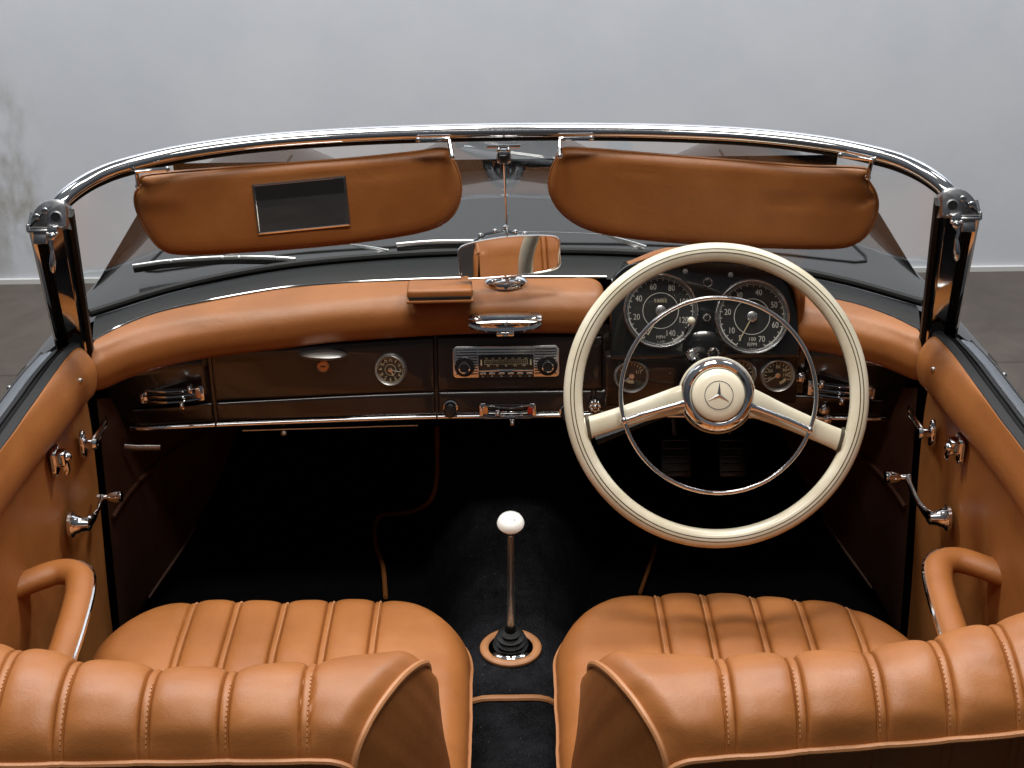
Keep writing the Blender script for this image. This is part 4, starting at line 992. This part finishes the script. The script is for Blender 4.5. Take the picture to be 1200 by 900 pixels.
def seat(s, cseams, bseams, cY0, crestY, crestZ, xout_b, label, rearY):
    cx = s * (.3485 if s < 0 else .353); W = .2875 if s < 0 else .283; Rc = .135
    yf = lambda x: cY0(x)
    # cushion: rows along depth d from front edge; columns across
    cols = dense(-1, 1, [(q - cx) / W for q in cseams], 90)
    cols = sorted(set(linspace(-1, 1, 110)) | set((q + d_ - cx) / W for q in cseams for d_ in (-.011, -.009, -.0078, -.0068, -.0058, -.0048, -.0038, -.002, 0, .002, .0038, .0048, .0058, .0068, .0078, .009, .011)) | set([sg * (1 - e_) for sg in (-1, 1) for e_ in (.002, .006, .012, .02, .03, .045)]))
    edge_r = .045
    q_c = Rc * .95
    def hw(d_):
        if d_ < q_c: return W - q_c + math.sqrt(max(0, q_c * q_c - (q_c - d_) ** 2))
        return W
    ds = [0, .002, .005, .009, .014, .02, .028, .037, .048] + linspace(.06, .62, 46)
    P = []; E = []
    def zdrop(e_):
        if e_ >= edge_r: return 0
        return edge_r - math.sqrt(max(0, edge_r ** 2 - (edge_r - e_) ** 2))
    for sk in (.085, .055, .028):  # front apron
        pass
    for d_ in ds:
        w_ = hw(d_); r = []; er = []
        for c in cols:
            x = cx + c * W if abs(c) * W < w_ - .03 else None
            # keep columns straight in the middle, squeeze only near the ends
            lim = w_
            xx = c * W
            xx = math.copysign(min(abs(xx), lim - (W - abs(xx)) * max(0, (lim - .0) / W) * 0 ) , xx) if abs(xx) < lim * .0 else c * lim
            # blend: centre keeps true x, ends follow the outline
            b_ = sm(.45, 1, abs(c)); xx = lerp(c * min(W, W), c * lim, b_)
            if abs(xx) > lim: xx = math.copysign(lim, xx)
            es = W - abs(xx); e_ = q_c - math.hypot(q_c - d_, q_c - es) if (d_ < q_c and es < q_c) else min(es, d_)
            e_ = max(0, e_)
            crown = .010 * (1 - (xx / W) ** 2) * sm(0, .2, d_) - .05 * sm(.12, .62, d_) * .6
            X = cx + xx; Y = yf(X) - d_ ; r.append(V((X, Y, .584 + crown - zdrop(e_)))); er.append(e_)
        P.append(r); E.append(er)
    nu, nv = len(P), len(P[0])
    def fn(i, j):
        p = P[i][j]; k_ = sm(.004, .05, E[i][j])
        edgeb = max(sm(.0, .03, E[i][j]), .15)
        side = max(cseams[0] - p.x, p.x - cseams[-1])
        amp = .90 if side < 0 else lerp(.90, .7, sm(0, .05, side))
        return -(pleat(p.x, cseams) * amp * (.30 + .70 * k_) + .0022 * noise.noise(p * 11) + .0017 * noise.noise(V((p.x * 16, p.y * 55, 2))) * (.4 + .6 * sm(.1, .3, -p.y - .25))) * 1.0
    Q = displace(P, lambda i, j: fn(i, j), nu, nv)
    # normals orientation check
    tst = displace(P, lambda i, j: .01, nu, nv); sign = 1 if tst[nu // 2][nv // 2].z > P[nu // 2][nv // 2].z else -1
    Q = displace(P, lambda i, j: -sign * fn(i, j), nu, nv)
    k = mb('leather'); k.grid(Q)
    # side skirt
    outline = [Q[i][0] for i in range(nu - 1, -1, -1)] + [Q[0][j] for j in range(1, nv)] + [Q[i][-1] for i in range(1, nu)]
    ctr = V((cx, -.56, .5))
    sk = [outline]
    for dz, inn in ((.02, .004), (.07, .012), (.14, .02)):
        sk.append([p + V(((ctr.x - p.x) * inn / .28, (ctr.y - p.y) * inn / .28, -dz)) for p in outline])
    k.grid(sk)
    S = k.build('seat', CAR, label, ang=60)
    # piping round the cushion edge
    k = mb('piping_leather'); op = [p + V((-(ctr.x - p.x), -(ctr.y - p.y), 0)).normalized() * .0012 for p in outline]
    rs_ = resample(op, 160); k.tube(rs_, .0034, 6); k.build('seat_piping', S)
    # stitching on the cushion seams
    k = mb('stitch')
    def stitch_line(Pq, x0, x1, horizontal=False, step=.0052):
        pass
    def seam_path(Qg, x, rng):
        out = []
        for i in rng:
            row = Qg[i]
            for j in range(len(row) - 1):
                if (row[j].x - x) * (row[j + 1].x - x) <= 0 and abs(row[j + 1].x - row[j].x) > 1e-7:
                    out.append(row[j].lerp(row[j + 1], (x - row[j].x) / (row[j + 1].x - row[j].x))); break
        return out
    def stitches(m_, path, up, step=.0056, ln=.0036, r=.0007):
        if len(path) < 2: return
        L_ = sum((path[i + 1] - path[i]).length for i in range(len(path) - 1)); n_ = max(2, int(L_ / step)); rp = resample(path, n_)
        for i in range(n_ - 1):
            t = (rp[i + 1] - rp[i]).normalized(); c = rp[i] + up * .0006; m_.box(frame(c, t, up), (ln, r * 2, r * 1.4))
    for q in cseams:
        k = mb('stitch'); stitches(k, seam_path(Q, q + .0032 * (1 if s < 0 else -1), range(3, nu - 12)), V((0, -.2, 1)).normalized()); k.build('stitch_line', S, recalc=False)

    # ---- backrest
    xin = s * .100; xo_ = s * xout_b
    rb = .074
    def prof(X, f):
        """f 0..1 from low front over the crest to the rear piping"""
        yc, zc = crestY(abs(X)) - .043, crestZ(abs(X)) - .065
        arc_l = [(V((yc + .145, zc - .36)), 0), (V((yc + .125, zc - .22)), .2), (V((yc + .098, zc - .10)), .38)]
        if f < .4:
            pts_ = [V((X, yc + .150, zc - .40)), V((X, yc + .132, zc - .25)), V((X, yc + .105, zc - .11)), V((X, yc + rb * math.cos(R(8)), zc + rb * math.sin(R(8)) - .01))]
            t = f / .4 * 3; i = min(2, int(t)); return pts_[i].lerp(pts_[i + 1], t - i)
        a = lerp(8, 165, (f - .4) / .6); w_ = sm(.6, 1, f); ar = R(165)
        e0 = V((0, rearY(abs(X)) - (yc + rb * 1.08 * math.cos(ar)), .834 - (zc + rb * math.sin(ar)))) * w_
        return e0 + V((X, yc + rb * math.cos(R(a)) * (1.0 if a < 90 else 1.08), zc + (rb + (.0)) * math.sin(R(a)) - .01 * (1 - sm(8, 60, a))))
    fs = linspace(0, .4, 16) + [.4 + .6 * q for q in linspace(.02, 1, 44)]
    def xend(f): # inner end of the pad runs outwards towards the rear piping
        return .098 + .078 * sm(.52, 1.02, f) if f > .4 else .098 - .010 * (1 - f / .4)
    lo, hi = sorted((abs(xin), xout_b)); seams_a = sorted(abs(q) for q in bseams)
    us_ = sorted(set(linspace(0, 1, 120)) | set((q + d_ - .1) / (xout_b - .1) for q in seams_a for d_ in (-.011, -.009, -.0078, -.0068, -.0058, -.0048, -.0038, -.002, 0, .002, .0038, .0048, .0058, .0068, .0078, .009, .011)))
    P = []
    for f in fs:
        xe = xend(f); r = []
        for u in us_:
            xa = lerp(.1, xout_b, u); b_ = 1 - sm(0, .28, u); xa = xa + (xe - .1) * b_
            p = prof(s * xa, f); e_ = xa - xe; dr = 0
            if e_ < .03: dr = .012 * (1 - e_ / .03) ** 2
            p.z -= dr * (1 if f > .45 else .3); r.append(p)
        P.append(r)
    nu, nv = len(P), len(P[0]); tst = displace(P, lambda i, j: .01, nu, nv); ii = int(nu * .7); sign = 1 if tst[ii][nv // 2].z > P[ii][nv // 2].z else -1
    def fb_(i, j):
        p = P[i][j]; f = fs[i]; amp = .86 * (sm(1.0, .88, f) * .75 + .25)
        xa = abs(p.x); e_ = xa - xend(f)
        return sign * (pleat(xa, seams_a) * amp * sm(0, .03, e_) + .0022 * noise.noise(p * 10) + .0013 * noise.noise(V((p.x * 14, p.y * 48, p.z * 48))))
    Q = displace(P, fb_, nu, nv)
    k = mb('leather'); k.grid(Q)
    # slanted inner end panel: from the pad's edge to the front edge
    endl = [Q[i][0] for i in range(nu)]
    n0 = int(nu * .34); rear = endl[n0:]; m_ = len(rear)
    low = [rear[-1].lerp(V((s * .150, rear[-1].y + .05, .40)), t) for t in linspace(0, 1, 12)][1:]
    rear2 = rear + low
    f0 = rear[0]; front = resample([f0, V((s * .090, f0.y + .012, f0.z - .07)), V((s * .078, f0.y + .030, .68)), V((s * .070, f0.y + .052, .58)), V((s * .066, f0.y + .065, .40))], len(rear2))
    rows = []
    for a, c in zip(rear2, front): rows.append([a.lerp(c, t) + V((-s * .010 * math.sin(math.pi * t), 0, 0)) for t in (0, .12, .3, .5, .7, .88, 1)])
    k.grid(rows)
    BK = k.build('backrest', S, ang=60)
    # back panel under the rear piping
    k = mb('leather_trim'); rp = Q[-1]; rows = []
    for dz, dy in ((0, .004), (.012, .008), (.05, .014), (.20, .030), (.40, .06)): rows.append([p + V((0, dy, -dz)) for p in rp])
    k.grid(rows); k.build('back_panel', S, ang=60)
    k = mb('piping_leather'); pp = resample(rear, 60); k.tube([p + V((-s * .001, 0, .001)) for p in pp], .0042, 8); k.tube([p + V((0, -.003, -.001)) for p in resample(rp, 90)], .0042, 8); k.build('backrest_piping', S)
    k = mb('stitch')
    for q in seams_a:
        k = mb('stitch'); pth = seam_path(Q, s * (q - .0034), range(int(nu * .45), nu - 2))
        if len(pth) > 2:
            for a_ in range(len(pth) - 1):
                pass
            L_ = sum((pth[i + 1] - pth[i]).length for i in range(len(pth) - 1)); n_ = max(2, int(L_ / .0056)); rp2 = resample(pth, n_)
            for i in range(1, n_ - 1):
                t = (rp2[i + 1] - rp2[i - 1]).normalized(); up = V((1, 0, 0)).cross(t); up = up if up.z > 0 or up.y < 0 else -up
                k.box(frame(rp2[i] + up * .0006, t, up), (.0036, .0014, .001))
        k.build('stitch_line', S, recalc=False)
cL = tab([.05, .16, .35, .55, .62], [-.268, -.240, -.238, -.238, -.262]); cR = tab([.05, .16, .27, .40, .52, .62], [-.268, -.236, -.232, -.243, -.272, -.325])
lY = tab([.10, .125, .22, .33, .48, .61, .75], [-.818, -.818, -.834, -.848, -.832, -.797, -.775]); lZ = tab([.1, .3, .75], [.878, .877, .885])
rY = tab([.09, .25, .36, .44, .50, .61, .75], [-.822, -.835, -.832, -.824, -.808, -.768, -.735]); rZ = tab([.1, .3, .75], [.878, .878, .884])
seat(-1, [-.495, -.425, -.352, -.279, -.206], [-.581, -.504, -.409, -.320, -.229], lambda x: cL(abs(x)), lY, lZ, .655, None, lambda x: -.957)
seat(1, [.232, .303, .380, .449, .525], [.247, .328, .419, .500, .581], lambda x: cR(abs(x)), rY, rZ, .655, None, tab([.10, .16, .395, .60, .75], [-.972, -.968, -.945, -.922, -.905]))

# ------------------------------------------------------------------ lighting: overhead showroom lamps, plus added wall fill
w = bpy.data.worlds.new('World'); scene.world = w; w.use_nodes = True
nt = w.node_tree; bg = nt.nodes['Background']; bg.inputs['Strength'].default_value = 1.0
tc = N(nt, 'ShaderNodeTexCoord'); sx = N(nt, 'ShaderNodeSeparateXYZ'); nt.links.new(tc.outputs['Generated'], sx.inputs[0])
cr = N(nt, 'ShaderNodeValToRGB'); mr = N(nt, 'ShaderNodeMapRange'); mr.inputs['From Min'].default_value = -1; nt.links.new(sx.outputs['Z'], mr.inputs['Value']); nt.links.new(mr.outputs['Result'], cr.inputs['Fac'])
e = cr.color_ramp.elements; e[0].position = .46; e[0].color = (.012, .011, .010, 1); e[1].position = .95; e[1].color = (.12, .126, .137, 1)
q_ = e.new(.52); q_.color = (.035, .036, .04, 1); q_ = e.new(.66); q_.color = (.045, .047, .052, 1)
nt.links.new(cr.outputs['Color'], bg.inputs['Color'])
def lamp(x, y, z, sx_, sy_, pw, col=(1, .95, .88), aim=None):
    l = bpy.data.lights.new('ceiling_or_fill_lamp', 'AREA'); l.shape = 'RECTANGLE'; l.size = sx_; l.size_y = sy_; l.energy = pw; l.color = col
    o = bpy.data.objects.new('ceiling_or_fill_lamp', l); COL.objects.link(o); o.location = (x, y, z)
    if aim: o.rotation_euler = (V(aim) - V((x, y, z))).to_track_quat('-Z', 'Y').to_euler()
    return o
lamp(-.55, -1.9, 4.3, .9, .5, 41); lamp(.55, -1.9, 4.3, .9, .5, 41)
lamp(-.32, -.1, 4.2, .5, .4, 34); lamp(.32, -.1, 4.2, .5, .4, 34)
lamp(0, .95, 4.0, 1.0, .8, 36)
lamp(-1.9, 1.0, 4.3, 1.0, .4, 138, (.94, .97, 1), (-1.5, 2.6, .5)); lamp(1.9, 1.0, 4.3, 1.0, .4, 138, (.94, .97, 1), (1.5, 2.6, .5))  # added pair of fill lamps, aimed at the wall to brighten it

scene.view_settings.view_transform = 'Standard'; scene.view_settings.look = 'None'; scene.view_settings.exposure = 0; scene.view_settings.gamma = 1
scene.render.engine = 'CYCLES'
scene.cycles.use_denoising = True
scene.cycles.max_bounces = 8; scene.cycles.transparent_max_bounces = 12; scene.cycles.sample_clamp_indirect = 6; scene.cycles.sample_clamp_direct = 5
scene.cycles.caustics_reflective = False; scene.cycles.caustics_refractive = False
